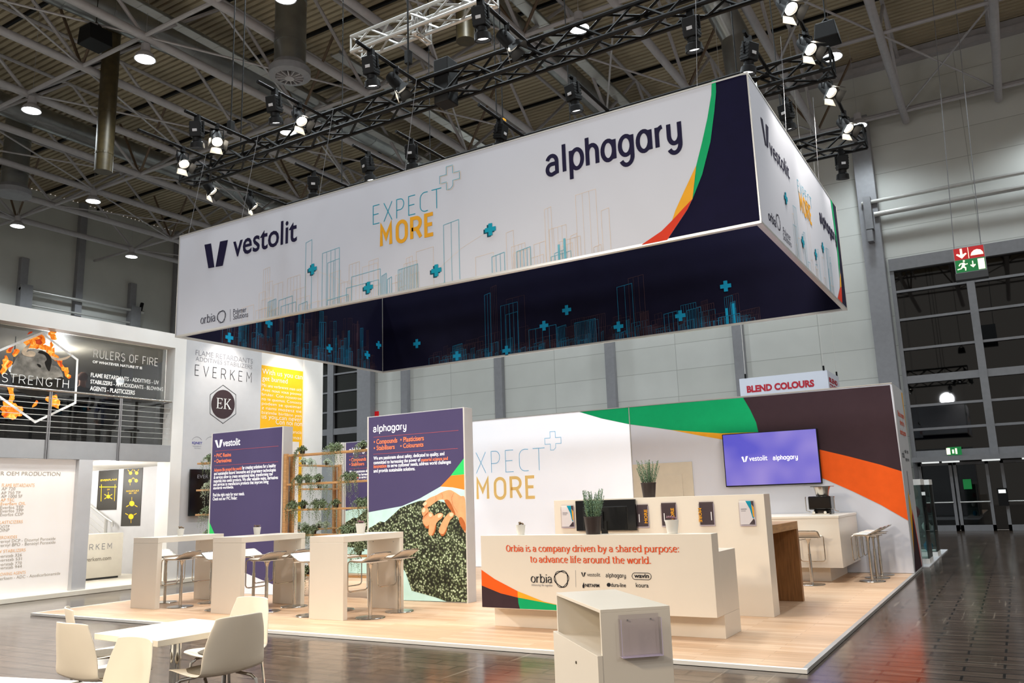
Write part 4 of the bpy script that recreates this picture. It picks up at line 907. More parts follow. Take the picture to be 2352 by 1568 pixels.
def alpha_text(r, P, mp):
    W2, C2, R2 = MB(), MB(), MB()
    strokes(W2, 'Alphagary', P, mp(858, 992), mp(934, 987), mp(858, 981.5)[1], .017)
    line(R2, P, [mp(858, 1004), mp(1053, 988)], .008); line(R2, P, [mp(858, 1043), mp(1052, 1029.5)], .008)
    P3 = lambda s, uL, vL, uR, vR, vt: (s,) + mp(uL, vL) + mp(uR, vR) + (mp(uL, vt)[1],)
    para(C2, P, [P3('• Compounds', 859, 1020, 913, 1015.5, 1009), P3('• Plasticisers', 920, 1015, 974, 1010.5, 1004), P3('• Stabilisers', 859, 1034, 907, 1030, 1023.5), P3('• Colourants', 920, 1029, 973, 1025, 1018.5), P3('material science and', 968, 1059.5, 1029, 1054.5, 1052), P3('innovation', 858.5, 1075, 888, 1072.5, 1067)], .015)
    para(W2, P, [P3('We are passionate about safety, dedicated to quality, and', 858.5, 1056, 1021, 1046.5, 1048), P3('committed to harnessing the power of', 858.5, 1066, 966, 1059.5, 1058), P3('to serve customer needs, address world challenges', 890, 1073, 1036, 1063.5, 1065), P3('and provide sustainable solutions.', 858.5, 1085, 954, 1079, 1077)], .012)
    W2.build('lettering', 'lit_text', r, recalc=False); C2.build('coral_lettering', 'lit_coral', r, recalc=False); R2.build('rule_line', 'lit_rule', r, recalc=False)
alpha_text(a_, AP, lambda u, v: (u, v)); pellet_art(a_, AP)
# the same panel again, further back on the left
class Moved(Plane):
    """prints laid out on one panel, carried over to its twin panel"""
    def __init__(s, src, y, dx): super().__init__('y', y, -1); s.src = src; s.dx = dx
    def px(s, u, v, k=1): p = s.src.px(u, v, 0); return Vector((p.x + s.dx, s.val - .0025 * k, p.z))
b_ = lightbox('light_box_panel', 'tall purple lit panel with pellet picture seen between the plant shelves, further back', -1.64, .40, 6.05, 6.29, 3.08, group='purple light box panels')
BP = Moved(AP, 6.05, -4.134); alpha_text(b_, BP, lambda u, v: (u, v)); pellet_art(b_, BP)
r = thing('edge_panel', 'narrow purple panel edge with white side behind the shelf post', 'panel', (-1.5, 3.9, PT))
b = MB(); b.box(-1.6, 3.9, PT, -1.19, 4.1, 2.98); b.build('board', 'white_matt', r)
b = MB(); b.box(-1.58, 3.89, PT + .02, -1.2, 3.9, 2.96); b.build('print', 'lit_purple', r)
b = MB(); b.box(-1.92, 6.0, PT, -1.66, 6.3, 3.08); tag(b.build('white_pillar', 'white_matt', bevel=.005), 'narrow white upright board left of the rear purple panel', 'pillar')
# ------------------------------------------------------------------ long printed back wall of the stand
bw = thing('printed_partition', 'long printed partition with green, dark and orange swoosh behind the bar', 'partition', (5.5, 8.12, PT))
b = MB(); b.box(.66, 8.135, PT, 10.264, 9.75, 3.55); b.build('wall_body', 'grey_board', bw)
b = MB(); b.box(.67, 8.12, PT + .01, 4.86, 8.135, 3.54); b.build('lit_fabric', 'lit_white', bw)
b = MB(); b.box(4.87, 8.12, PT + .01, 10.255, 8.135, 3.54); b.build('plain_fabric', 'banner_white', bw)
b = MB(); b.box(4.855, 8.112, PT, 4.875, 8.12, 3.55); b.box(.66, 8.112, 3.535, 10.264, 8.135, 3.555); b.build('edge_profile', 'alu', bw)
Q = Plane('y', 8.12, -1)
b = MB(); poly(b, Q, [(1328, 945), (1383, 961), (1445, 974), (1507, 982), (1541, 987), (1600, 991.5), (1657, 995), (1742, 992), (1737, 970), (1724, 942), (1707, 913), (1445, 935)], 1); b.build('green_print', 'green', bw)
b = MB(); poly(b, Q, [(1541, 987), (1610, 1000.5), (1657, 1008.5), (1700, 1018), (1760, 1010), (1742, 992), (1657, 995), (1600, 991.5)], 1); b.build('amber_print', 'amber', bw)
b = MB(); poly(b, Q, [(1707, 913), (1724, 942), (1737, 970), (1742, 992), (1742, 1000), (1800, 1014), (1882, 1032), (1946, 1047), (2023, 1067), (2071, 1082), (2044, 884)], 2); b.build('brown_print', 'brown', bw)
b = MB(); poly(b, Q, [(1742, 1000), (1742, 1040), (1815, 1066), (1890, 1098), (1959, 1128), (2023, 1159), (2086, 1195), (2071, 1082), (2023, 1067), (1946, 1047), (1882, 1032), (1800, 1014)], 2); b.build('orange_print', 'orange', bw)
T_, A_ = MB(), MB()
strokes(T_, 'EXPECT', Q, (1062, 1089), (1254, 1078), 1041, .016, unit=1.4)
strokes(A_, 'MORE', Q, (1094, 1146), (1234, 1140), 1101, .075, unit=1.4)
c0 = Q.px(1270, 1012, 2); strip(T_, [Q.at(a, z, 2) for a, z in plus_outline(c0.x, c0.z, .215, .07)], .012, Q.n, True)
T_.build('blue_lettering', 'lit_pale_blue', bw, recalc=False); A_.build('amber_lettering', 'lit_pale_amber', bw, recalc=False)
b = MB(); b.box(4.88, 8.1, PT, 6.23, 8.119, 2.27); b.build('door_board', 'beige', bw)
b = MB(); b.box(5.3, 8.09, PT, 6.0, 8.1, 2.02); b.build('door_leaf', 'beige', bw, bevel=.004)
# printed end face of that wall
E_ = Plane('x', 10.264, 1)
b = MB(); poly2(b, E_, [(8.45, .6), (8.5, 1.2), (8.62, 1.55), (8.8, 1.35), (9.0, .8), (9.15, .06), (8.4, .06)], 1); b.build('amber_print', 'amber', bw)
b = MB(); poly2(b, E_, [(8.85, .9), (8.98, 1.18), (9.15, .9), (9.4, .4), (9.5, .06), (9.0, .06)], 1); b.build('red_print', 'red', bw)
b = MB(); poly2(b, E_, [(8.25, .06), (8.6, .7), (8.85, 1.1), (9.05, .85), (9.45, .06)], 2); b.build('brown_print', 'brown', bw)
b = MB(); poly2(b, E_, [(9.55, 3.5), (9.72, 3.5), (9.72, 2.6), (9.66, 2.9), (9.6, 3.2)], 1); b.build('ochre_print', 'amber', bw)
def text3(mb, s, pl, a0, a1, z0, z1, bold=.0, k=2):
    V, F_, x0, x1, yt = glyphs(s, bold); put(mb, V, F_, x0, x1, yt, pl.at(a0, z0, k), pl.at(a1, z0, k), pl.at(a0, z1, k))
b = MB(); text3(b, 'Orbia is a company', E_, 8.45, 9.5, 2.95, 3.06, .02); text3(b, 'driven by a', E_, 8.65, 9.35, 2.79, 2.9, .02); text3(b, 'shared purpose', E_, 8.5, 9.45, 2.6, 2.71, .02); b.build('orange_lettering', 'orange_ink', bw, recalc=False)
b = MB(); text3(b, 'orbia', E_, 8.4, 8.75, 2.15, 2.28, .01); text3(b, 'vestolit', E_, 8.85, 9.15, 2.25, 2.33, .01); text3(b, 'wavin', E_, 9.25, 9.5, 2.25, 2.33, .01); text3(b, 'alphagary', E_, 8.85, 9.2, 2.1, 2.17, .01); text3(b, 'koura', E_, 9.25, 9.5, 2.1, 2.17, .01); b.build('lettering', 'ink', bw, recalc=False)
b = MB(); b.box(10.264, 8.8, 1.45, 10.275, 8.86, 1.9); b.build('door_handle', 'frame_grey', bw)
# television
tv = thing('television', 'large flat television glowing violet on the printed wall', 'television', (7.9, 8.02, 2.25))
b = MB(); b.box(6.95, 8.0, 1.71, 8.84, 8.07, 2.785); b.build('casing', 'black', tv, bevel=.008)
b = MB(); b.box(7.4, 8.07, 2.0, 8.4, 8.12, 2.5); b.build('wall_mount', 'black', tv)
b = MB(); b.box(6.97, 7.997, 1.735, 8.82, 8.0, 2.77); b.build('screen', 'screen', tv)
TVP = Plane('y', 7.997, -1); b = MB()
vmark(b, TVP, ((1703, 1049), (1718, 1047), (1708, 1061), (1714, 1060))); text(b, 'vestolit', TVP, (1721, 1058.5), (1763, 1055), 1047, .008); strokes(b, 'Alphagary', TVP, (1776, 1056), (1833, 1053), 1049, .014)
b.build('lettering', 'lit_text', tv, recalc=False)
# ================================================================== FURNITURE OF THE STAND
rc = thing('reception_counter', 'white reception counter with orange slogan and logos on its overhanging front', 'counter', (7.7, .4, PT))
b = MB(); b.box(6.175, 0, .29, 9.165, .225, 1.165); b.build('overhang', 'white_lac', rc, bevel=.003)
b = MB(); b.box(6.195, .225, .29, 9.165, .83, .963); b.build('worktop_body', 'white_lac', rc, bevel=.003)
b = MB(); b.box(6.195, .25, PT, 9.165, .83, .289); b.build('plinth', 'white_lac', rc, bevel=.003)
CF = Plane('y', 0.0, -1); b = MB()
serif_text(b, 'Orbia is a company driven by a shared purpose:', CF, (1163, 1266), (1561, 1267), 1256, .0145); serif_text(b, 'to advance life around the world.', CF, (1218, 1291), (1496, 1293), 1280.5, .0145); b.build('slogan_lettering', 'orange_ink', rc, recalc=False)
b = MB(); serif_text(b, 'orbia', CF, (1220, 1337), (1269, 1336), 1323.5, .0145); knot(b, CF, 1290, 1329, .098, .007, n=3)
vmark(b, CF, ((1335, 1314), (1346, 1314), (1339, 1324), (1342, 1324))); text(b, 'vestolit', CF, (1349, 1323), (1379, 1323), 1314.5); strokes(b, 'Alphagary', CF, (1392, 1325), (1438, 1325), 1318.5, .006)
text(b, 'wavin', CF, (1457, 1326), (1491, 1326), 1317, .03)
w0, w1 = CF.px(1452, 1323, 2), CF.px(1496, 1323, 2); zc = w0.z + .002; rr = .036
strip(b, [CF.at(x, z, 2) for x, z in [(w0.x + rr - rr * math.sin(PI * i / 8), zc + rr * math.cos(PI * i / 8)) for i in range(9)] + [(w1.x - rr + rr * math.sin(PI * i / 8), zc - rr * math.cos(PI * i / 8)) for i in range(9)]], .006, CF.n, True)
text(b, 'NETAFIM', CF, (1345, 1347), (1377, 1347), 1340, .035); poly(b, CF, [(1341, 1337), (1343.5, 1344), (1342, 1350), (1339, 1350), (1338, 1345)], 2)
text(b, 'dura-line', CF, (1404, 1347), (1438, 1346.5), 1338, .012); b.face([CF.px(1398.5 + 4.6 * math.cos(t), 1342.5 + 4.6 * math.sin(t), 2) for t in [2 * PI * i / 16 for i in range(16)]])
text(b, 'koura', CF, (1461, 1348), (1490, 1348), 1338, .008); b.build('lettering', 'ink', rc, recalc=False)
b = MB(); line(b, CF, [(1322, 1309), (1323, 1348)], .004); text(b, 'Advancing life together', CF, (1221, 1345), (1270, 1344), 1340); b.build('grey_lettering', 'ink_grey', rc, recalc=False)
b = MB(); poly(b, CF, [(1105.9, 1308), (1136, 1329), (1189, 1357), (1189.5, 1371.6), (1150, 1362), (1106.6, 1344)]); b.build('orange_print', 'orange', rc)
b = MB(); poly(b, CF, [(1106.6, 1344), (1150, 1362), (1190, 1372), (1191, 1385), (1194.5, 1397.5), (1108, 1393.3)]); b.build('brown_print', 'brown', rc)
b = MB(); poly(b, CF, [(1189, 1357), (1249, 1381), (1300, 1393), (1249, 1383), (1189.5, 1371.6)]); b.build('amber_print', 'amber', rc)
b = MB(); poly(b, CF, [(1190, 1372), (1249, 1383), (1300, 1393), (1330, 1403), (1194.5, 1397.5), (1191, 1385)]); b.build('green_print', 'green', rc)
# divider with brochures
dv = thing('brochure_partition', 'cream chest-high partition carrying brochures behind the reception counter', 'partition', (7.7, 2.1, PT))
b = MB(); b.box(6.176, 1.989, PT, 9.253, 2.284, 1.567); b.build('board', 'white_lac', dv, bevel=.003)
def on_wall(name, u0, v0, u1, v1, y, depth, m, parent=None, label=None, cat=None, group=None):
    p, q = PY(u0, v0, y), PY(u1, v1, y); b = MB(); b.box(p.x, y, q.z, q.x, y + depth, p.z)
    o = b.build(name, m, parent)
    if label: tag(o, label, cat, group)
    return o
DPn = Plane('y', 1.975, -1)
def brochure(u0, v0, u1, v1, dark, lab, lab2):
    p, q = PY(u0, v0, 1.975), PY(u1, v1, 1.975); x0, x1, z0, z1 = p.x, q.x, q.z, p.z
    r = thing('brochure', lab, 'brochure', ((x0 + x1) / 2, 1.975, z0), group='brochures in clear wall holders')
    b = MB(); b.box(x0, 1.975, z0 + .006, x1, 1.984, z1); b.build('cover', 'maroon' if dark else 'white_matt', r)
    P = Plane('y', 1.975, -1)
    if dark:
        b = MB(); V, F_, a, c_, yt = glyphs('MORE', .03); h = (z1 - z0) * .62; xx = x0 + (x1 - x0) * (.62 if dark == 1 else .18); A = Vector((xx, 1.975 - .0025, z0 + h * (.25 if dark == 1 else 1.2)))
        sg_ = 1 if dark == 1 else -1; s_ = h / (c_ - a)
        vs = [b.bm.verts.new(A + Vector((-sg_ * v[1] * s_ * .9 + sg_ * .05, 0, sg_ * (v[0] - a) * s_))) for v in V]
        for f_ in F_:
            try: b.bm.faces.new([vs[i] for i in f_])
            except ValueError: pass
        b.build('amber_lettering', 'amber', r, recalc=False)
        b = MB(); xx = x0 + (x1 - x0) * (.15 if dark == 1 else .8); b.face([P.at(xx, z0 + .06), P.at(xx + .012, z0 + .06), P.at(xx + .012, z0 + .17), P.at(xx, z0 + .17)]); b.build('white_lettering', 'white_ink', r)
    else:
        w, h = x1 - x0, z1 - z0; X = lambda t: x0 + w * t; Zz = lambda t: z0 + h * t
        b = MB(); poly2(b, P, [(X(.45), Zz(.99)), (X(.8), Zz(.99)), (X(.97), Zz(.6)), (X(.93), Zz(.25)), (X(.85), Zz(.3)), (X(.72), Zz(.65))]); b.build('teal_print', 'teal', r)
        b = MB(); poly2(b, P, [(X(.84), Zz(.85)), (X(.995), Zz(.7)), (X(.995), Zz(.3)), (X(.9), Zz(.35))], 2); b.build('amber_print', 'amber', r)
        b = MB(); poly2(b, P, [(X(.8), Zz(.99)), (X(.995), Zz(.99)), (X(.995), Zz(.72)), (X(.84), Zz(.86))], 2); poly2(b, P, [(X(.6), Zz(.03)), (X(.93), Zz(.26)), (X(.995), Zz(.2)), (X(.995), Zz(.03))], 2); b.build('plum_print', 'maroon', r)
        b = MB(); b.face([P.at(X(.1), Zz(.64)), P.at(X(.5), Zz(.64)), P.at(X(.5), Zz(.67)), P.at(X(.1), Zz(.67))]); b.face([P.at(X(.1), Zz(.57)), P.at(X(.42), Zz(.57)), P.at(X(.42), Zz(.59)), P.at(X(.1), Zz(.59))]); b.build('grey_lettering', 'ink_grey', r)
    h = thing('brochure_holder', lab2, 'holder', ((x0 + x1) / 2, 1.989, z0), group='clear acrylic brochure holders')
    b = MB(); b.box(x0 - .006, 1.9855, z0 - .01, x1 + .006, 1.988, z1 + .015); b.build('back_plate', 'acrylic', h)
    b = MB(); b.box(x0 - .006, 1.962, z0 - .01, x1 + .006, 1.965, z1 - .02); b.build('front_plate', 'acrylic', h)
    b = MB(); b.box(x1 + .006, 1.962, z0 - .01, x1 + .0085, 1.988, z1 - .02); b.box(x0 - .0085, 1.962, z0 - .01, x0 - .006, 1.988, z1 - .02); b.build('side_plate', 'acrylic', h)
    b = MB(); b.box(x0 - .006, 1.962, z0 - .012, x1 + .006, 1.988, z0 - .01); b.box(x1 + .0055, 1.96, z0 - .01, x1 + .0085, 1.962, z1 - .02); b.build('edge', 'acrylic_edge', h)
brochure(1289, 1161, 1319, 1210, 0, 'white and teal brochure left of the black monitor on the partition', 'clear holder left of the black monitor on the partition')
brochure(1462, 1159, 1490, 1209, 1, 'dark brochure half hidden by the right edge of the black monitor', 'clear holder half hidden by the right edge of the black monitor')
brochure(1518, 1155, 1555, 1207, 1, 'dark brochure with amber letters behind the purple succulent', 'clear holder behind the purple succulent')
brochure(1605, 1153, 1641, 1205, 2, 'dark brochure with amber letters reading downward, right of the succulent', 'clear holder of the dark brochure reading downward')
brochure(1697, 1150, 1735, 1205, 0, 'white and teal brochure near the right end of the partition', 'clear holder near the right end of the partition')
r = thing('wall_monitor', 'large black monitor mounted on the cream partition', 'monitor', (7.05, 1.95, 1.1))
b = MB(); b.box(6.56, 1.925, 1.125, 7.49, 1.965, 1.55); b.build('casing', 'black_gloss', r, bevel=.006)
b = MB(); b.box(6.9, 1.965, 1.25, 7.2, 1.989, 1.45); b.build('wall_mount', 'black', r)
r = thing('computer_monitor', 'black computer monitor seen from behind on the counter worktop', 'monitor', (7.62, .62, .963))
b = MB(); b.box(7.33, .6, 1.19, 7.93, .635, 1.475); b.build('casing', 'black', r, bevel=.008)
b = MB(); b.box(7.4, .585, 1.2, 7.62, .6, 1.42); b.build('back_cover', 'black_gloss', r, bevel=.006)
b = MB(); b.box(7.58, .59, .975, 7.66, .62, 1.3); b.build('stand', 'black', r); b = MB(); b.box(7.48, .5, .963, 7.76, .7, .975); b.build('foot', 'black', r, bevel=.003)
# oak bar table behind the partition
r = thing('oak_bar_table', 'brown oak bar table attached behind the cream partition', 'table', (8.3, 3, PT))
b = MB(); b.box(6.3, 2.285, 1.05, 9.25, 3.75, 1.16); b.build('table_top', 'wood_edge', r, bevel=.003)
b = MB(); b.box(6.3, 3.65, PT, 9.25, 3.75, 1.05); b.build('leg_panel', 'wood_table', r, bevel=.003)
# white bar with coffee machine
r = thing('bar_counter', 'white bar counter with recessed base below the television', 'counter', (8.4, 7.2, PT))
b = MB(); b.box(7.2, 6.24, .285, 9.38, 8.09, 1.11); b.build('body', 'white_lac', r, bevel=.003)
b = MB(); b.box(7.19, 6.23, 1.112, 9.39, 8.09, 1.152); b.build('worktop', 'white_lac', r, bevel=.004)
b = MB(); b.box(7.4, 6.49, PT, 9.12, 8.09, .284); b.build('plinth', 'white_lac', r)
cm = thing('coffee_machine', 'black coffee machine with bean hopper on the white bar', 'coffee machine', (8.9, 7.3, 1.152))
b = MB(); b.box(8.72, 7.15, 1.24, 9.12, 7.5, 1.48); b.build('body', 'black_gloss', cm, bevel=.02)
b = MB(); b.box(8.8, 7.2, 1.152, 9.1, 7.5, 1.24); b.build('drip_base', 'black_gloss', cm, bevel=.01)
b = MB(); b.lathe([(.11, 0), (.12, .03), (.13, .1), (.15, .16), (.15, .17), (.02, .17)], (8.95, 7.33, 1.48), 18); b.build('bean_hopper', 'chrome', cm, smooth=True)
b = MB(); b.box(8.78, 7.16, 1.65, 9.14, 7.5, 1.66); b.build('hopper_lid', 'black_gloss', cm)
for x in (8.68, 9.18):
    b = MB(); b.tube([(x, 7.16, 1.47), (x, 7.13, 1.45), (x, 7.13, 1.22), (x + .06, 7.16, 1.2)], .009, 6); b.build('steam_tube', 'chrome', cm)
b = MB(); b.cyl((8.82, 7.14, 1.2), (8.82, 7.06, 1.19), .025, 10); b.cyl((9.02, 7.14, 1.2), (9.02, 7.06, 1.19), .025, 10); b.build('filter_holder', 'chrome', cm)
b = MB(); b.box(8.78, 7.08, 1.154, 9.08, 7.2, 1.17); b.build('cup_grid', 'chrome', cm)
# ------------------------------------------------------------------ plants
def succulent(name, m, seed):
    r = thing(name, '', 'plant')
    b = MB(); b.lathe([(.045, 0), (.062, .115), (.062, .12), (.055, .12), (.05, .1), (.01, .1)], n=20); b.build('pot', 'pot_white', r, smooth=True)
    b = MB(); rnd = random.Random(seed)
    for k in range(9):
        a = rnd.uniform(0, 6.28); d = rnd.uniform(.0, .045); c = Vector((d * math.cos(a), d * math.sin(a), .118 + rnd.uniform(0, .02)))
        for j in range(9):
            t = 2 * PI * j / 9 + rnd.random(); el = .5 + .5 * (j % 2); L = rnd.uniform(.02, .032)
            dr = Vector((math.cos(t) * math.cos(el), math.sin(t) * math.cos(el), math.sin(el))); s_ = Vector((-math.sin(t), math.cos(t), 0)) * .008
            b.face([c, c + dr * L * .5 + s_, c + dr * L, c + dr * L * .5 - s_])
    b.build('leaves', m, r, recalc=False)
    b = MB(); b.lathe([(.002, .105), (.052, .105), (.052, .108), (.002, .109)], n=14); b.build('soil', 'soil', r)
    return r
GP = 'small succulents in white pots'
s1 = succulent('potted_succulent', 'succ_brown', 2); s1.location = (6.70, .115, 1.166); s1['label'] = 'small brownish succulent in white pot at the left end of the counter'; s1['group'] = GP
s2 = succulent('potted_succulent', 'succ_red', 5); s2.location = (8.69, .1, 1.166); s2['label'] = 'purplish succulent in pale pot on the counter before a dark brochure'; s2['group'] = GP; s2.scale = (1.25,) * 3
TBZ = 1.172
dup(s1, (-.43, .6, TBZ), 1, 'brownish succulent in white pot on the high table closest to the grey tower', GP)
dup(s1, (1.35, .7, TBZ), 2.2, 'brownish succulent in white pot on the middle high table', GP)
dup(s2, (3.57, .7, TBZ), .6, 'reddish succulent in pale pot on the high table beside the hand picture', GP)
def rosemary(seed, h):
    r = thing('potted_rosemary', '', 'plant')
    b = MB(); b.lathe([(.085, 0), (.105, .19), (.108, .19), (.108, .205), (.098, .205), (.092, .17), (.02, .17)], n=22); b.build('pot', 'pot_brown', r, smooth=True)
    b = MB(); rnd = random.Random(seed); st = MB()
    for k in range(44):
        a = rnd.uniform(0, 6.28); d = .085 * rnd.random() ** .6; p = Vector((d * math.cos(a), d * math.sin(a), .17)); L = h * rnd.uniform(.55, 1); tip = p + Vector((math.cos(a) * d * .75 + rnd.uniform(-.02, .02), math.sin(a) * d * 1.1 + rnd.uniform(-.02, .02), L))
        st.cyl(p, tip, .003, 4); n = int(L / .012)
        for j in range(n):
            q = p.lerp(tip, .12 + .88 * j / n); t = j * 2.4 + k; nl = .042 * (1 - .45 * j / n)
            dr = Vector((math.cos(t) * .85, math.sin(t) * .85, .5)); s_ = Vector((-math.sin(t), math.cos(t), 0)) * .0048
            b.face([q - s_, q + dr * nl * .6 - s_, q + dr * nl, q + dr * nl * .6 + s_, q + s_])
    b.build('needles', 'rosemary', r, recalc=False); st.build('stem', 'leaf', r)
    b = MB(); b.lathe([(.002, .172), (.092, .172), (.092, .176), (.002, .177)], n=14); b.build('soil', 'soil', r)
    return r
r1 = rosemary(3, .36); r1.location = (7.70, .115, 1.166); r1['label'] = 'bushy rosemary in dark pot on the reception counter before the monitor'; r1['group'] = 'rosemary plants in dark pots'
p = PY(1491, 1138, 2.14); dup(r1, (p.x, 2.14, 1.568), 2, 'rosemary in dark pot standing on top of the cream partition', 'rosemary plants in dark pots')
# ------------------------------------------------------------------ plant shelves and trailing plants
def trailing(seed, m):
    r = thing('trailing_plant', '', 'plant')
    b = MB(); b.lathe([(.042, 0), (.058, .095), (.06, .1), (.052, .1), (.046, .085), (.01, .085)], n=14); b.build('pot', 'pot_black', r, smooth=True)
    b = MB(); rnd = random.Random(seed)
    def leaf_(c, s_):
        a, e_ = rnd.uniform(0, 6.28), rnd.uniform(-.9, .9); d = Vector((math.cos(a) * math.cos(e_), math.sin(a) * math.cos(e_), math.sin(e_))); q = d.orthogonal().normalized() * s_ * .42
        b.face([c, c + d * s_ * .5 + q, c + d * s_, c + d * s_ * .5 - q])
    for k in range(190):
        a = rnd.uniform(0, 6.28); t = rnd.uniform(0, 1) ** .6; leaf_(Vector((math.cos(a) * .095 * t, math.sin(a) * .08 * t, .1 + .065 * math.sqrt(max(0, 1 - t * t)) * rnd.uniform(.4, 1.1) - .05 * t)), .027)
    for k in range(16):
        a = rnd.uniform(-2.9, -.2); p = Vector((math.cos(a) * .09, math.sin(a) * .08, .09)); L = rnd.uniform(.18, .5); n = int(L / .011); vx = rnd.uniform(-.25, .25)
        for j in range(n):
            s_ = j / n; leaf_(p + Vector((math.cos(a) * .05 * min(1, s_ * 4) + vx * .2 * s_ + rnd.uniform(-.012, .012), -.05 * min(1, s_ * 4) + rnd.uniform(-.01, .01), .02 - L * s_)), .021 * (1 - .35 * s_))
    b.build('foliage', m, r, recalc=False)
    return r
TP = [trailing(1, 'leaf'), trailing(2, 'leaf_pale'), trailing(3, 'leaf'), trailing(4, 'leaf_pale')]; tused = set(); ORD = ['first', 'second', 'third', 'fourth', 'fifth', 'sixth', 'seventh', 'eighth']
def plant(i, loc, rz, lab, grp):
    if i not in tused: o = TP[i]; tused.add(i); o.location = loc; o.rotation_euler = (0, 0, rz); o['label'] = lab; o['group'] = grp
    else: o = dup(TP[i], loc, rz, lab, grp)
rnd = random.Random(21)
def shelf_unit(label, zs, mk_shelf, posts):
    r = thing('plant_shelf', label, 'shelf', posts[0][:2] + (PT,))
    for x0, y0, x1, y1, z1 in posts:
        b = MB(); b.box(x0, y0, PT, x1, y1, z1); b.build('post', 'wood_shelf', r, bevel=.003)
    for z in zs:
        b = MB(); b.box(*mk_shelf(z)); b.build('shelf_board', 'wood_shelf', r, bevel=.003)
    return r
ZA = [2.55, 2.02, 1.56, 1.11, .75, .41]; NA = ['top', 'second', 'third', 'fourth', 'fifth', 'lowest']
shelf_unit('open pine shelf frame with trailing plants between the two front purple panels', ZA, lambda z: (.5, 2.12, z - .035, 2.49, 2.32, z), [(.45, 2.1, .52, 2.17, 2.57), (.45, 2.27, .52, 2.33, 2.57), (2.43, 2.34, 2.49, 2.4, 2.57)])
for k, us in enumerate(([693, 762, 776, 834], [688, 706, 731, 797, 812], [674, 697, 727, 741, 772, 826, 841], [706, 722, 791, 803, 817], [690, 825], [700, 712])):
    for j, u in enumerate(us):
        x = PY(u, 1130, 2.2).x; x = min(max(x, .62), 2.4)
        plant(0 if (j + k) % 3 else 2, (x, 2.2, ZA[k] + .001), rnd.uniform(-.4, .4), 'green trailing plant, %s pot on the %s shelf of the front pine frame' % (ORD[j], NA[k]), 'trailing plants on the front pine frame')
ZBs = [2.53, 2.0, 1.1, .5]
shelf_unit('pine plant shelf further back, running away from the camera', ZBs, lambda z: (-1.85, 3.2, z - .035, -1.65, 5.9, z), [(-1.86, 5.86, -1.8, 5.94, 2.55), (-1.7, 5.86, -1.64, 5.94, 2.55), (-1.86, 3.14, -1.8, 3.2, 2.55)])
for k, us in enumerate(([697, 712, 751], [734, 748], [686, 701, 735, 749])):
    for j, u in enumerate(us):
        yy = PX(u, 1100, -1.75).y; yy = min(max(yy, 3.35), 5.75)
        plant(1 if j % 2 else 3, (-1.75, yy, ZBs[k] + .001), PI / 2 + rnd.uniform(-.4, .4), 'pale trailing plant, %s pot on the %s board of the rear pine shelf' % (ORD[j], ['top', 'middle', 'low'][k]), 'trailing plants on the rear pine shelf')
ZCs = [2.53, 2.0, 1.52, 1.05]
shelf_unit('pine shelf ends with hanging plants sticking out left of the resin panel', ZCs, lambda z: (-2.0, 2.12, z - .035, -1.56, 2.3, z), [(-1.62, 2.26, -1.56, 2.32, 2.55)])
for k, z in enumerate(ZCs): plant((k * 3) % 4, (-1.72, 2.2, z + .001), .3 * k, 'trailing plant on the %s board left of the purple resin panel' % ['top', 'second', 'third', 'lowest'][k], 'trailing plants left of the resin panel')
# ------------------------------------------------------------------ high tables and stools
def high_table():
    r = thing('high_table', '', 'table')
    b = MB(); b.box(0, 0, 1.045, .645, 1.33, 1.132); b.build('table_top', 'white_lac', r, bevel=.003)
    b = MB(); b.box(.002, .0, 0, .643, .085, 1.044); b.build('leg_panel', 'white_lac', r, bevel=.003)
    b = MB(); b.box(.002, 1.245, 0, .643, 1.33, 1.044); b.build('leg_panel', 'white_lac', r, bevel=.003)
    b = MB()
    for x in (.12, .52): b.cyl((x, 1.244, .99), (x, 1.238, .99), .008, 8)
    b.build('screw', 'chrome', r)
    return r
GT = 'white high tables on the oak platform'
ht = high_table(); ht.location = (-.77, -.06, PT); ht['label'] = 'white high table farthest from the reception counter'; ht['group'] = GT
dup(ht, (1.24, -.08, PT), 0, 'white high table in the middle of the row of three', GT); dup(ht, (3.28, -.06, PT), 0, 'white high table in front of the picture of the hand', GT)
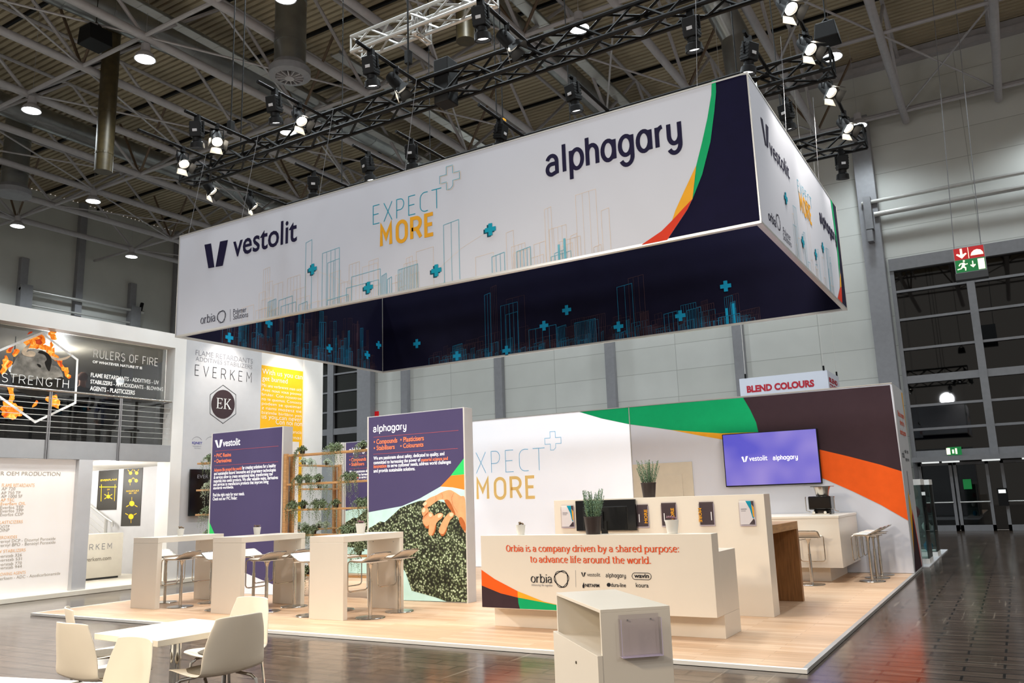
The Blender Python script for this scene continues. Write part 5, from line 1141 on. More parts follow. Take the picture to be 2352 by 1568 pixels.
def stool():
    r = thing('bar_stool', '', 'stool')
    b = MB(); b.lathe([(.205, .0), (.21, .004), (.205, .012), (.03, .02), (.002, .02)], n=28); b.build('base_plate', 'chrome', r, smooth=True)
    b = MB(); b.cyl((0, 0, .018), (0, 0, .5), .026, 14); b.build('column', 'chrome', r, smooth=True)
    b = MB(); b.lathe([(.019, .5), (.019, .66), (.034, .72), (.06, .755), (.002, .756)], n=14); b.build('gas_lift', 'chrome', r, smooth=True)
    b = MB(); W = .195; pr = [(.205, .782), (.19, .79), (.1, .785), (0, .78), (-.03, .784), (-.06, .8), (-.2, .875), (-.215, .876)]; rows = []
    for y_, dz in ((-W, .0), (-W + .02, .008), (W - .02, .008), (W, .0)):
        rows.append([b.bm.verts.new((x, y_, z + dz)) for x, z in pr])
    bot = [[b.bm.verts.new((x, y_, z - .016)) for x, z in pr] for y_ in (-W, W)]
    n = len(pr)
    for i in range(3):
        for j in range(n - 1): b.bm.faces.new((rows[i][j], rows[i][j + 1], rows[i + 1][j + 1], rows[i + 1][j]))
    for j in range(n - 1):
        b.bm.faces.new((bot[0][j], bot[1][j], bot[1][j + 1], bot[0][j + 1])); b.bm.faces.new((rows[0][j + 1], rows[0][j], bot[0][j], bot[0][j + 1])); b.bm.faces.new((rows[3][j], rows[3][j + 1], bot[1][j + 1], bot[1][j]))
    b.bm.faces.new((rows[0][0], rows[1][0], rows[2][0], rows[3][0], bot[1][0], bot[0][0])); b.bm.faces.new((bot[0][-1], bot[1][-1], rows[3][-1], rows[2][-1], rows[1][-1], rows[0][-1]))
    b.build('seat', 'seat_pad', r, smooth=True)
    b = MB(); W2 = .205
    path = [(-.2, -W2, .868), (-.06, -W2, .792), (-.02, -W2, .776), (.1, -W2, .777), (.19, -W2, .777), (.225, -W2, .76), (.235, -W2, .72), (.235, -W2, .4), (.23, -W2 + .015, .37), (.225, -W2 + .05, .358), (.225, W2 - .05, .358), (.23, W2 - .015, .37), (.235, W2, .4), (.235, W2, .72), (.225, W2, .76), (.19, W2, .777), (.1, W2, .777), (-.02, W2, .776), (-.06, W2, .792), (-.2, W2, .868), (-.225, W2 - .03, .882), (-.228, 0, .884), (-.225, -W2 + .03, .882)]
    b.tube(path, .0095, 8, closed=True); b.build('seat_frame', 'chrome', r, smooth=True)
    b = MB(); b.box(-.16, -W + .01, .757, .16, W - .01, .764); b.build('seat_underside', 'seat_pad', r)
    b = MB(); b.tube([(-.02, .02, .745), (-.1, .1, .735), (-.17, .14, .742)], .006, 6); b.build('lever', 'chrome', r)
    return r
GB = 'bar stools on the stand'; st = stool(); first = True
for x, y, a, lab in ((4.1, .3, 180, 'bar stool at the near right side of the table before the hand picture'), (4.08, .97, 180, 'bar stool at the far right side of the table before the hand picture'), (3.05, .2, 0, 'bar stool at the near left side of the table before the hand picture'), (3.05, .84, 0, 'bar stool at the far left side of the table before the hand picture'),
                     (2.0, .33, 180, 'bar stool at the near right side of the middle high table'), (1.98, .93, 180, 'bar stool at the far right side of the middle high table'), (1.02, .25, 0, 'bar stool at the near left side of the middle high table'), (1.02, .95, 0, 'bar stool at the far left side of the middle high table'),
                     (0.03, .3, 195, 'bar stool at the near right side of the high table farthest from the counter'), (.06, .88, 180, 'bar stool at the far right side of the high table farthest from the counter'), (-.86, .66, 0, 'bar stool tucked under the far table from its left'),
                     (8.92, 5.9, 90, 'bar stool standing in front of the white bar, seen from behind'), (9.76, 6.62, 180, 'bar stool at the right side of the white bar, first of three'), (9.76, 7.2, 180, 'bar stool at the right side of the white bar, middle of three'), (9.76, 7.78, 180, 'bar stool at the right side of the white bar, last of three by the wall')):
    if first: st.location = (x, y, PT + .001); st.rotation_euler = (0, 0, math.radians(a)); st['label'] = lab; st['group'] = GB; first = False
    else: dup(st, (x, y, PT + .001), math.radians(a), lab, GB)
# ================================================================== THE NEIGHBOUR'S TWO-STOREY BOOTH
XE = -4.3
nb = thing('exhibition_booth', 'white two-storey exhibition booth with balcony left of the stand', 'booth', (-6, 1, 0))
b = MB(); b.box(-13, -6, 0, -4.25, 8.1, .1); b.build('floor_step', 'ivory', nb, bevel=.01)
b = MB(); b.box(-13, -6, .1, -4.27, 8.0, .104); b.build('floor_cover', 'ivory', nb)
b = MB(); b.box(XE - .25, -6, 5.31, XE + .02, 3.2, 5.64); b.build('roof_fascia', 'white_matt', nb)
b = MB(); b.box(-10.5, -6, 5.31, XE - .25, 4.3, 5.4); b.build('balcony_ceiling', 'beige', nb)
b = MB(); b.box(XE - .06, -6, 2.69, XE, 3.2, 3.06); b.build('parapet', 'grey_mid', nb, bevel=.004)
b = MB(); b.box(-13, -6, 2.7, XE - .06, 4.4, 2.95); b.build('deck', 'white_matt', nb)
b = MB(); b.box(-4.75, 3.2, .104, XE + .01, 3.5, 5.64); b.build('corner_post', 'white_matt', nb, bevel=.004)
b = MB(); b.box(-4.9, 3.5, .104, XE, 5.8, 5.64); b.build('tower_board', 'grey_board', nb)
b = MB(); b.box(-4.9, 5.8, .104, XE - .05, 7.3, 5.64); b.build('tower_recess', 'white_matt', nb)
b = MB(); b.box(-4.9, 7.3, .104, XE + .02, 8.02, 5.64); b.build('end_pillar', 'white_matt', nb, bevel=.004)
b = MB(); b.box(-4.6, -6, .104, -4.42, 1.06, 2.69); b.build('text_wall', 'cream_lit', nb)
b = MB(); b.box(-4.65, 1.06, .104, XE, 1.36, 2.69); b.build('grey_post', 'grey_board', nb, bevel=.004)
b = MB(); b.box(-12, 4.2, .104, -4.9, 4.35, 2.7); b.build('inner_wall', 'grey_board', nb)
b = MB(); b.box(-5.55, 4.1, .104, -5.25, 4.2, 2.7); b.build('inner_post', 'white_matt', nb)
b = MB(); b.box(-12.1, -6, .104, -12, 4.35, 2.7); b.build('inner_wall', 'ivory', nb)
b = MB(); b.box(-10.5, -6, 2.95, -10.4, 4.3, 5.31); b.build('balcony_wall', 'smoke', nb)
b = MB(); b.box(-10.4, 4.2, 2.95, -4.7, 4.3, 5.31); b.build('balcony_wall', 'grey_mid', nb)
# glazed front of the upper room with its big print
XG = -4.6; G = Plane('x', XG, 1)
gl = thing('glass_partition', 'dark glass front of the balcony room with bull picture and white lettering', 'glass partition', (XG, 0, 3))
b = MB(); b.box(XG - .012, -6, 2.955, XG, 3.19, 5.305); b.build('pane', 'glass_dark', gl)
hexp = [(95, 765), (177, 826), (172, 925), (80, 969), (-10, 905), (-15, 810)]
b = MB(); line(b, G, hexp, .045, 5, True); b.build('hexagon_outline', 'white_ink', gl, recalc=False)
cv = lambda L_: [(x / 8.7125, 700 + y / 8.7125) for x, y in L_]
b = MB(); fr = random.Random(8)
def flame(pts, k):
    """jagged flame: every edge of the outline gets licking tips"""
    out = []; cx = sum(p[0] for p in pts) / len(pts); cy = sum(p[1] for p in pts) / len(pts)
    for i, p in enumerate(pts):
        q = pts[(i + 1) % len(pts)]; out.append(p); n = max(1, int(math.dist(p, q) / 55))
        for s in range(n):
            t = (s + .5) / n; m_ = (p[0] + (q[0] - p[0]) * t, p[1] + (q[1] - p[1]) * t); d = math.dist(m_, (cx, cy)) + 1e-6
            r_ = fr.uniform(.0, 34) if s % 2 == 0 else -fr.uniform(6, 26); out.append((m_[0] + (m_[0] - cx) / d * r_, m_[1] + (m_[1] - cy) / d * r_ - abs(r_) * .5))
    poly(b, G, cv(out), k)
for n_, q in enumerate(([(560, 880), (520, 800), (480, 740), (560, 690), (640, 660), (720, 620), (800, 590), (890, 650), (905, 740), (860, 800), (930, 820), (870, 900), (700, 865)], [(880, 900), (880, 800), (1000, 830), (1010, 720), (1080, 800), (1040, 870), (1090, 900), (1090, 980), (1180, 1040), (1110, 1130), (1040, 1050), (960, 980)], [(1090, 1060), (1250, 1100), (1240, 1180), (1290, 1250), (1370, 1300), (1360, 1380), (1420, 1410), (1380, 1480), (1310, 1430), (1260, 1330), (1190, 1230)],
    [(0, 1340), (60, 1180), (90, 1020), (150, 1040), (170, 1110), (245, 1130), (230, 1200), (160, 1260), (110, 1340), (50, 1400)], [(255, 1010), (280, 900), (350, 880), (395, 910), (350, 990), (290, 1040)], [(960, 600), (1000, 530), (1080, 510), (1160, 545), (1090, 580), (1140, 690), (1060, 700)], [(130, 960), (160, 880), (270, 830), (230, 900), (215, 960)])): flame(q, 1 + n_ * .1)
cw2 = lambda L_: [(x * 2.2783, (690 + y / 3.824 - 700) * 8.7125) for x, y in L_]
for n_, q in enumerate(([(60, 760), (115, 760), (125, 850), (110, 900), (70, 900), (85, 830)], [(0, 960), (40, 890), (120, 900), (200, 950), (195, 1010), (120, 1045), (30, 1020)], [(395, 870), (430, 840), (490, 825), (525, 900), (515, 950), (450, 930)], [(280, 940), (300, 900), (330, 880), (320, 920)])): flame(cw2(q), 1.8 + n_ * .1)
b.build('flame_print', 'flame', gl, recalc=False)
b = MB()
for q in ([(700, 700), (800, 680), (850, 760), (800, 800), (720, 780)], [(1180, 1100), (1230, 1140), (1240, 1250), (1200, 1200)], [(150, 930), (180, 860), (270, 830), (230, 880), (210, 950)], [(540, 600), (580, 540), (650, 530), (640, 560)]): poly(b, G, cv(q), 2)
b.build('ember_print', 'flame_dark', gl, recalc=False)
b = MB(); spoly(b, G, cv([(210, 1330), (260, 1180), (330, 1050), (420, 960), (520, 905), (640, 885), (760, 890), (880, 925), (970, 985), (1030, 1080), (1040, 1200), (1120, 1225), (1210, 1300), (1260, 1420), (1220, 1520), (1100, 1500), (960, 1520), (700, 1490), (420, 1530), (250, 1470)]), 3); b.build('bull_print', 'bull', gl)
b = MB(); spoly(b, G, cv([(250, 1460), (420, 1440), (620, 1500), (800, 1470), (1000, 1500), (1240, 1440), (1230, 1620), (1100, 1760), (900, 1800), (700, 1830), (450, 1760), (290, 1640)]), 4); spoly(b, G, cv([(760, 960), (880, 1000), (930, 1090), (890, 1150), (920, 1250), (980, 1330), (1010, 1230), (1030, 1120), (990, 1010), (900, 945), (800, 915)]), 4); spoly(b, G, cv([(730, 1180), (800, 1200), (815, 1250), (770, 1240)]), 5); b.build('bull_shade_print', 'bull_dark', gl, recalc=False)
b = MB(); spoly(b, G, cv([(430, 930), (500, 840), (600, 775), (570, 860), (520, 950), (590, 920), (680, 940), (705, 985), (670, 1035), (560, 1035), (460, 1000)]), 5); spoly(b, G, cv([(1010, 1010), (1100, 1050), (1200, 1065), (1290, 1050), (1390, 1010), (1440, 985), (1370, 1060), (1280, 1100), (1160, 1115), (1040, 1080)]), 5); b.build('horn_print', 'horn', gl, recalc=False)
b = MB(); strokes(b, 'STRENGTH', G, (1, 876), (158, 891), 856, .014, 6, unit=1.4)
strokes(b, 'RULERS OF FIRE', G, (213, 820), (363, 841), 802, .018, 3, gap=.12, unit=1.4)
text(b, 'OF WHATEVER NATURE IT IS', G, (212, 833), (326, 848), 827, .035, 3)
for s, uL, vL, uR, vR, vt in (('FLAME RETARDANTS - ADDITIVES - UV', 208, 865, 364, 882, 855.5), ('STABILIZERS - ANTIOXIDANTS - BLOWING', 207, 880, 374, 899.5, 871), ('AGENTS - PLASTICIZERS', 206, 896, 309, 906, 886)): text(b, s, G, (uL, vL), (uR, vR), vt, .015, 3)
b.build('lettering', 'white_ink', gl, recalc=False)
b = MB(); b.face([G.px(394 + 9.5 * math.cos(t), 837 + 12 * math.sin(t), 2) for t in [2 * PI * i / 24 for i in range(24)]]); line(b, G, [(394 + 13 * math.sin(PI / 3 * i), 837.5 - 16 * math.cos(PI / 3 * i)) for i in range(6)], .018, 2, True); b.build('badge_print', 'yellow_ink', gl, recalc=False)
b = MB(); serif_EK(b, G, 388, 400, 841, 833); b.build('badge_lettering', 'anthracite', gl, recalc=False)
b = MB(); b.face([G.px(392 + 13 * math.cos(t), 941 + 23 * math.sin(t), 2) for t in [2 * PI * i / 24 for i in range(24)]]); line(b, G, [(391 + 17 * math.sin(PI / 3 * i), 942 - 30 * math.cos(PI / 3 * i)) for i in range(6)], .01, 2, True); b.build('roundel_print', 'anthracite', gl, recalc=False)
b = MB(); serif_EK(b, G, 383, 402, 949, 932); b.build('roundel_lettering', 'ink_grey', gl, recalc=False)
# railing
rl = thing('balcony_railing', 'steel balcony railing with thin wires in front of the bull picture', 'railing', (XE + .05, 0, 2.7))
for y in (-2.6, -1.15, .36, 1.9):
    b = MB(); b.box(XE + .005, y - .03, 2.68, XE + .03, y - .008, 4.02); b.box(XE + .005, y + .008, 2.68, XE + .03, y + .03, 4.02); b.build('post', 'frame_grey', rl)
b = MB(); b.tube([(XE + .02, -6, 4.05), (XE + .02, 3.15, 4.05)], .024, 10); b.build('handrail', 'chrome', rl, smooth=True)
for i in range(7):
    b = MB(); b.cyl((XE + .018, -6, 3.2 + i * .115), (XE + .018, 3.15, 3.2 + i * .115), .006, 6); b.build('wire', 'alu', rl)
b = MB(); b.tube([(XE - .05, 3.14, 4.04), (-5.6, 3.14, 4.0)], .02, 8)
b.build('handrail', 'frame_grey', rl)
# lower floor: text wall lettering
TW = Plane('x', -4.42, 1)
b = MB(); text(b, 'OUR OEM PRODUCTION', TW, (-22, 1091), (138, 1092), 1082); b.build('wall_heading', 'taupe_ink', nb, recalc=False)
b = MB(); c_ = MB()
for s, u, v, h, o in (('FLAME RETARDANTS', 4, 1118, 8, 1), ('AP 720', 3, 1125.5, 7, 0), ('AP 750 TP', 2, 1135, 7, 0), ('AP 1000 SF', 2, 1143, 7, 0), ('AP TEC', 1, 1151.5, 7, 1), ('Everflam OIL', 1, 1160, 7, 1), ('Everfos TEP', 0, 1168.5, 7, 0), ('Everfos TPP', 0, 1176.5, 7, 0), ('Everfos CDP', 0, 1185, 7, 0), ('PLASTICIZERS', -6, 1203, 7, 1), ('DOTP', -2, 1213, 7, 0), ('DINP', -2, 1221, 7, 0), ('PEROXIDES', -6, 1238, 7, 1), ('Evernyl DCP - Dicumyl Peroxide', -8, 1247, 7, 0), ('Evernyl BPO - Benzoyl Peroxide', -8, 1256, 7, 0), ('UV STABILIZERS', -8, 1270, 7, 1), ('Everstab 326', -8, 1281, 7, 0), ('Everstab 531', -8, 1290, 7, 0), ('Everstab 770', -8, 1300, 7, 0), ('Everstab 944', -8, 1308, 7, 0), ('BLOWING AGENTS', -8, 1323, 7, 1), ('Everfoam - ADC - Azodicarbonamide', -10, 1333, 7, 0)):
    text(c_ if o else b, s, TW, (u, v), (u + len(s) * 4.3 + 6, v - (v - 1110) * .0004 * len(s) * 4.3), v - h)
b.build('wall_lettering', 'taupe_ink', nb, recalc=False); c_.build('wall_lettering', 'peach_ink', nb, recalc=False)
# tower lettering
TP_ = Plane('x', XE, 1); b = MB(); c_ = MB()
strokes(b, 'EVERKEM'.replace('V', 'V'), TP_, (446, 861), (580, 878), 837, .014, 2, gap=.45, unit=1.4)
line(b, TP_, [(512 + 34 * math.sin(PI / 3 * i), 928 - 44 * math.cos(PI / 3 * i)) for i in range(6)], .012, 2, True); b.build('tower_lettering', 'ink', nb, recalc=False)
text(c_, 'FLAME RETARDANTS', TP_, (449, 815), (580, 837), 803, -.012); text(c_, 'ADDITIVES STABILIZERS', TP_, (449, 828), (579, 849), 818, -.012)
for u in (452, 484):
    c_2 = [(u + 13 * math.cos(t), 1018 + 15 * math.sin(t)) for t in [2 * PI * i / 24 for i in range(24)]]
    line(c_, TP_, c_2[14:23], .008)
text(c_, 'MANAGEMENT', TP_, (442, 1025), (462, 1026), 1023); text(c_, 'SYSTEM', TP_, (446, 1030), (460, 1031), 1028); c_.build('tower_lettering', 'ink_grey', nb, recalc=False)
b = MB(); text(b, 'IQNET', TP_, (441, 1019), (464, 1021), 1013.5, .02); b.build('tower_lettering', 'blue_ink', nb, recalc=False)
b = MB(); b.face([TP_.px(512 + 27 * math.cos(t), 928 + 33 * math.sin(t), 2) for t in [2 * PI * i / 32 for i in range(32)]]); b.build('roundel', 'maroon', nb)
b = MB(); serif_EK(b, TP_, 495, 530, 937, 913); b.build('roundel_lettering', 'white_ink', nb, recalc=False)
ys = thing('yellow_sign', 'bright yellow sign with white lettering set into the white tower', 'sign', (XE - .04, 6.5, 3.5))
p, q = PX(600, 826, XE - .03), PX(697, 846, XE - .03); b = MB(); b.box(XE - .049, p.y, 1.2, XE - .03, q.y, 5.24); b.build('board', 'yellow', ys)
YP = Plane('x', XE - .03, 1); b = MB()
for s, uL, vL, uR, vR, h in (('With us you can', 602, 858, 694, 871, 12), ('get burned', 602, 873, 660, 881, 11), ('Con noi non', 633, 974, 693, 981, 12)): text(b, s, YP, (uL, vL), (uR, vR), vL - h, -.008)
for i in range(8): text(b, ['Mit uns verbrennt man sich', 'Avec nous vous pouvez', 'bruler. Con nosotros', 'no te quemas. Conosco', 'podem se queimar', 'z nami mozesz sie', 'bizimle birlikte yan', 'us you can never', 'get burned again'][i], YP, (601, 887 + i * 10.5), (692, 897 + i * 8.8), 887 + i * 10.5 - 7, -.01)
text(b, 'ci si brucia', YP, (655, 994), (692, 997), 986, -.01); text(b, 'mai', YP, (670, 1008), (690, 1010), 1001, -.01); b.build('lettering', 'white_ink', ys, recalc=False)
tvs = thing('wall_screen', 'dark tall screen hung on the grey tower behind the plant shelf ends', 'screen', (XE + .05, 3.9, 1.4))
p, q, r0, r1 = PX(438, 1077, -4.22), PX(486, 1076, -4.22), PX(430, 1185, -4.22), PX(480, 1184, -4.22)
b = MB(); b.box(-4.26, p.y, r0.z, -4.22, q.y + .2, p.z); b.build('casing', 'black_gloss', tvs, bevel=.005)
b = MB(); b.box(-4.3, p.y + .1, r0.z + .3, -4.26, q.y, p.z - .4); b.build('wall_mount', 'black', tvs)
SPn = Plane('x', -4.22, 1); b = MB(); text(b, 'EVER', SPn, (453, 1098), (478, 1098), 1090, .0, 2); b.build('lettering', 'ink_grey', tvs, recalc=False)
# interior: posters, counter, stair rail
PI_ = Plane('y', 4.2, -1)
for (q, lab) in (([(228, 1078), (273, 1075), (267, 1170), (223, 1171)], 'black poster with yellow molecule drawing nearest the grey post'), ([(286, 1074), (329, 1071), (322, 1206), (278, 1208)], 'taller black poster with several yellow molecules')):
    pts = [PI_.px(u, v, 0) for u, v in q]; x0, x1 = min(p.x for p in pts), max(p.x for p in pts); z0, z1 = min(p.z for p in pts), min(2.69, max(p.z for p in pts))
    r = thing('wall_poster', lab, 'poster', ((x0 + x1) / 2, 4.2, z0), group='black molecule posters'); b = MB(); b.box(x0, 4.19, z0, x1, 4.2, z1); b.build('sheet', 'anthracite', r)
    b = MB(); PP = Plane('y', 4.19, -1)
    def mol(u, v, rd, arms):
        b.face([PP.px(u + rd * math.cos(t), v + rd * 1.05 * math.sin(t), 1) for t in [2 * PI * i / 14 for i in range(14)]])
        for a in arms:
            t = math.radians(a); line(b, PP, [(u + rd * 1.25 * math.cos(t), v - rd * 1.25 * math.sin(t)), (u + rd * 2.5 * math.cos(t), v - rd * 2.5 * math.sin(t))], .02, 1)
    if 'nearest' in lab:
        mol(249, 1140, 4.2, (210, 330, 90, 150, 30)); line(b, PP, [(228.5, 1118), (268, 1118)], .02, 1); line(b, PP, [(233.5, 1112), (232, 1151)], .02, 1); line(b, PP, [(264.5, 1112), (263, 1150)], .02, 1); text(b, 'EVERFLAM', PP, (231, 1105), (268, 1104.5), 1101, .02, 1); text(b, 'OH', PP, (246, 1125.5), (252, 1125.5), 1122, 0, 1)
    else:
        mol(303, 1156, 6, (90, 210, 330)); mol(301, 1186, 6, (30, 150, 270)); mol(300, 1086, 4, (60, 130)); mol(314, 1086, 4, (60, 130)); mol(299, 1104, 4, (45, 270)); mol(313, 1103.5, 4, (135,)); text(b, 'MOLECULE', PP, (290, 1129.5), (319, 1128.5), 1126, .02, 1); text(b, '2D - 3D', PP, (296, 1134), (314, 1133.5), 1131, .02, 1)
    b.build('yellow_print', 'yellow_ink', r, recalc=False)
ec = thing('welcome_counter', 'ivory welcome counter with grey lettering inside the white booth', 'counter', (-6.5, 2.4, .104))
b = MB(); b.box(-6.9, 1.2, .15, -6.23, 3.45, 1.13); b.build('body', 'ivory', ec, bevel=.004); b = MB(); b.box(-6.85, 1.25, .104, -6.28, 3.4, .15); b.build('plinth', 'smoke', ec)
EP = Plane('x', -6.23, 1); b = MB(); strokes(b, 'EVERKEM', EP, (162, 1266), (258, 1264), 1253, .012, 2, gap=.3, unit=1.4); b.build('lettering', 'ink_grey', ec, recalc=False)
b = MB(); text(b, 'everkem.com', EP, (190, 1290), (255, 1287), 1281, .02); b.build('web_lettering', 'taupe_ink', ec, recalc=False)
sr = thing('stair_railing', 'pale metal stair handrail rising behind the ivory counter', 'railing', (-8, 4, 1))
pp = [PY(150, 1118, 4.0), PY(212, 1164, 4.0), PY(248, 1192, 4.0), PY(258, 1198, 4.0), PY(258, 1209, 4.0)]
b = MB(); b.tube(pp, .03, 8); b.build('handrail', 'alu', sr); p = PY(244, 1190, 4.0); b = MB(); b.cyl((p.x, p.y, .104), p, .04, 8); b.build('post', 'alu', sr)
for i in range(4):
    b = MB(); b.tube([pp[0] - Vector((0, 0, .15 + .15 * i)), pp[1] - Vector((0, 0, .15 + .15 * i)), p - Vector((0, 0, .17 + .15 * i))], .008, 5); b.build('wire', 'alu', sr)
# upper room: tables, stools, two people
def round_table(x, y, z, lab):
    r = thing('round_table', lab, 'table', (x, y, 2.951), group='round tables behind the balcony glass')
    b = MB(); b.lathe([(.34, -.03), (.36, -.01), (.36, 0), (.002, .0)], (x, y, z), 24); b.build('table_top', 'grey_board', r); b = MB(); b.cyl((x, y, 2.97), (x, y, z - .03), .035, 10); b.build('column', 'chrome', r); b = MB(); b.lathe([(.26, 0), (.26, .015), (.002, .02)], (x, y, 2.951), 20); b.build('foot', 'frame_grey', r)
p = PX(168, 848, -5.0); round_table(-5.0, p.y, 4.12, 'round table behind the glass under the bull horn'); p = PX(316, 893, -5.0); round_table(-5.0, p.y, 4.12, 'round table behind the glass under the white list of words')
p = PX(20, 900, -5.0); round_table(-5.0, p.y, 4.12, 'round table behind the glass below the white word on the bull')
def person(lab, loc, rz, seated, top, bottom, hairm, seed):
    r = thing('person', lab, 'person', loc, rz)
    hip = .62 if seated else .92; S_ = []
    def add(p, rad, par): S_.append((Vector(p), rad, par)); return len(S_) - 1
    pel = add((0, 0, hip), .135, None); wa = add((0, 0, hip + .16), .12, pel); ch = add((.02, 0, hip + .38), .15, wa); nk = add((.0, 0, hip + .54), .055, ch); hd = add((.03, 0, hip + .65), .105, nk); ht_ = add((.025, 0, hip + .77), .1, hd)
    nose = add((.125, 0, hip + .67), .018, hd)
    arms = []
    for s in (-1, 1):
        sh = add((0, s * .19, hip + .46), .06, ch); el = add((.06 if not seated else .14, s * .25, hip + .2), .045, sh); wr = add((.26 if seated else .2, s * .2, hip + .08), .032, el); pm = add((.32 if seated else .25, s * .19, hip + .07), .03, wr); arms.append((sh, el, wr))
        for k in range(4): f1 = add((.36 if seated else .29, s * (.165 + .018 * k), hip + .065 - .004 * k), .0095, pm); add((.40 if seated else .33, s * (.163 + .019 * k), hip + .045 - (.006 if k in (0, 3) else 0)), .008, f1)
        tb = add((.33 if seated else .26, s * .155, hip + .085), .011, pm); add((.36 if seated else .29, s * .14, hip + .075), .009, tb)
        if seated: kn = add((.42, s * .12, hip + .02), .07, pel); an = add((.36, s * .12, hip - .42), .045, kn); add((.48, s * .12, hip - .46), .04, an)
        else: kn = add((.02, s * .1, .5), .065, pel); an = add((0, s * .1, .08), .045, kn); add((.13, s * .11, .035), .035, an)
    me = bpy.data.meshes.new('body'); me.from_pydata([s_[0] for s_ in S_], [(i, s_[2]) for i, s_ in enumerate(S_) if s_[2] is not None], [])
    o = bpy.data.objects.new('body', me); COL.objects.link(o); sk = o.modifiers.new('skin', 'SKIN')
    for i, s_ in enumerate(S_): me.skin_vertices[0].data[i].radius = (s_[1],) * 2; me.skin_vertices[0].data[i].use_root = (i == 0)
    sb = o.modifiers.new('sub', 'SUBSURF'); sb.levels = 2
    dg = bpy.context.evaluated_depsgraph_get(); bm_ = bpy.data.meshes.new_from_object(o.evaluated_get(dg)); o.modifiers.clear(); o.data = bm_; o.parent = r; bm_.materials.clear()
    for m_ in ('skin', top, bottom, 'black'): bm_.materials.append(M[m_])
    wr = [S_[a[2]][0] for a in arms]
    for f_ in bm_.polygons:
        c = f_.center; f_.use_smooth = True; k_ = 1
        if c.z > hip + .535 and abs(c.y) < .14: k_ = 0
        elif min((c - w_).length for w_ in wr) < .15 and c.x > wr[0].x - .005: k_ = 0
        elif c.z < hip - .04 or (seated and c.z < hip + .1 and c.x > .13 and abs(c.y) < .19): k_ = 3 if c.z < (.1 if not seated else hip - .4) else 2
        f_.material_index = k_
    b = MB(); b.sphere((.005, 0, hip + .765), .112, 16, (1.0, .95, 1.0)); b.build('hair', hairm, r, local=True, smooth=True)
    b = MB()
    for s in (-1, 1): b.sphere((.025, s * .092, hip + .68), .028, 8, (.5, .4, 1.1)); b.sphere((.112, s * .034, hip + .7), .012, 8)
    b.build('face_detail', 'skin', r, local=True, smooth=True)
    return r
q = PX(190, 870, -5.7); person('person in a dark suit standing behind the balcony glass, seen from behind', (-5.7, q.y, 2.951), PI * .85, False, 'suit', 'suit', 'hair_brown', 1)
q = PX(256, 895, -5.1); person('person in a blue shirt sitting on a stool behind the balcony glass', (-5.12, q.y, 2.96), PI * .9, True, 'blue_shirt', 'suit', 'hair', 2)
for xx, yy, lab in ((-5.15, q.y, 'dark stool under the person in the blue shirt'), (-5.6, q.y + .9, 'dark stool behind the balcony glass beside the right round table'), (-5.8, .2, 'dark stool behind the balcony glass near the first railing post')):
    r = thing('room_stool', lab, 'stool', (xx, yy, 2.951), group='dark stools behind the balcony glass'); b = MB(); b.lathe([(.15, .49), (.17, .52), (.16, .55), (.002, .55)], (xx, yy, 2.951), 18); b.build('seat', 'black', r); b = MB()
    b.cyl((xx, yy, 2.96), (xx, yy, 3.45), .025, 8); b.build('column', 'chrome', r); b = MB(); b.lathe([(.18, 0), (.18, .012), (.002, .015)], (xx, yy, 2.951), 18); b.build('foot', 'chrome', r)
# booth lights
lamp('POINT', (-7, 1.5, 2.55), 160, NEUT, size=.25, name='booth_light'); lamp('POINT', (-8.5, 3, 2.5), 90, NEUT, size=.25, name='booth_light')
lamp('POINT', (-5.4, 2.4, 2.4), 55, NEUT, size=.15, name='booth_light')  # extra point light, added to brighten the ivory counter
lamp('POINT', (-6.2, 1.5, 5.0), 420, NEUT, size=.2, name='booth_light')
for (x, y, z, lab) in ((-5.6, .28, 4.62, 'glowing globe imitating a flood reflection on the glass at the word on the bull'), (-5.6, 2.72, 4.62, 'glowing globe imitating a flood reflection on the glass beside the word list')):  # added globes, standing for floods reflected in the glass
    r = thing('glare_globe', lab, 'lamp', (x, y, z), group='glowing globes added as flood glare behind the balcony glass'); b = MB(); b.sphere((x, y, z), .09, 14); b.build('globe', 'lens_dim', r, smooth=True); b = MB(); b.cyl((x, y, z + .08), (x, y, 5.31), .01, 6); b.build('cord', 'black', r); lamp('POINT', (x, y, z - .15), 20, NEUT, size=.08, name='glare_light')
for y in (4.6, 6.7): lamp('SPOT', (-3.2, y, 6.1), E_NEIGH, WARM, (XE, y, 4.6), .1, 70, .8, 'tower_flood')
for y in (-4.5, -1.5, 1.2): lamp('SPOT', (-2.6, y, 6.2), E_NEIGH * 3, WARM, (-4.2, y + .3, 1.2), .15, 80, .8, 'booth_flood')
# ================================================================== FAR RIGHT: hanging banners, exit sign, showcases
r = thing('hanging_banner', 'small white hanging banner with red lettering above the partition top', 'banner', (7.4, 13, 4))
b = MB(); b.box(6.03, 13, 4.0, 8.28, 13.02, 4.58); b.build('front_fabric', 'banner_white', r); b = MB(); b.box(8.26, 13.02, 4.0, 8.28, 14.6, 4.58); b.build('side_fabric', 'banner_white', r)
BB = Plane('y', 13.0, -1); b = MB(); text(b, 'BLEND COLOURS', BB, (1716, 901), (1871, 889), 886, .05); b.build('lettering', 'crimson', r, recalc=False)
BS = Plane('x', 8.28, 1); b = MB(); text3(b, 'BLEND', BS, 13.15, 14.3, 4.3, 4.42, .04); text3(b, 'COLOURS', BS, 13.15, 14.4, 4.14, 4.26, .04); b.build('lettering', 'crimson', r, recalc=False)
for x, y in ((6.2, 13), (8.2, 13), (8.27, 14.4)):
    b = MB(); b.cyl((x, y + .01, 4.58), (x, y + .01, 15.5), .008, 5); b.build('suspension_wire', 'alu', r)
    b = MB(); b.box(x - .02, y - .01, 4.58, x + .02, y + .03, 4.7); b.build('clip', 'black', r)
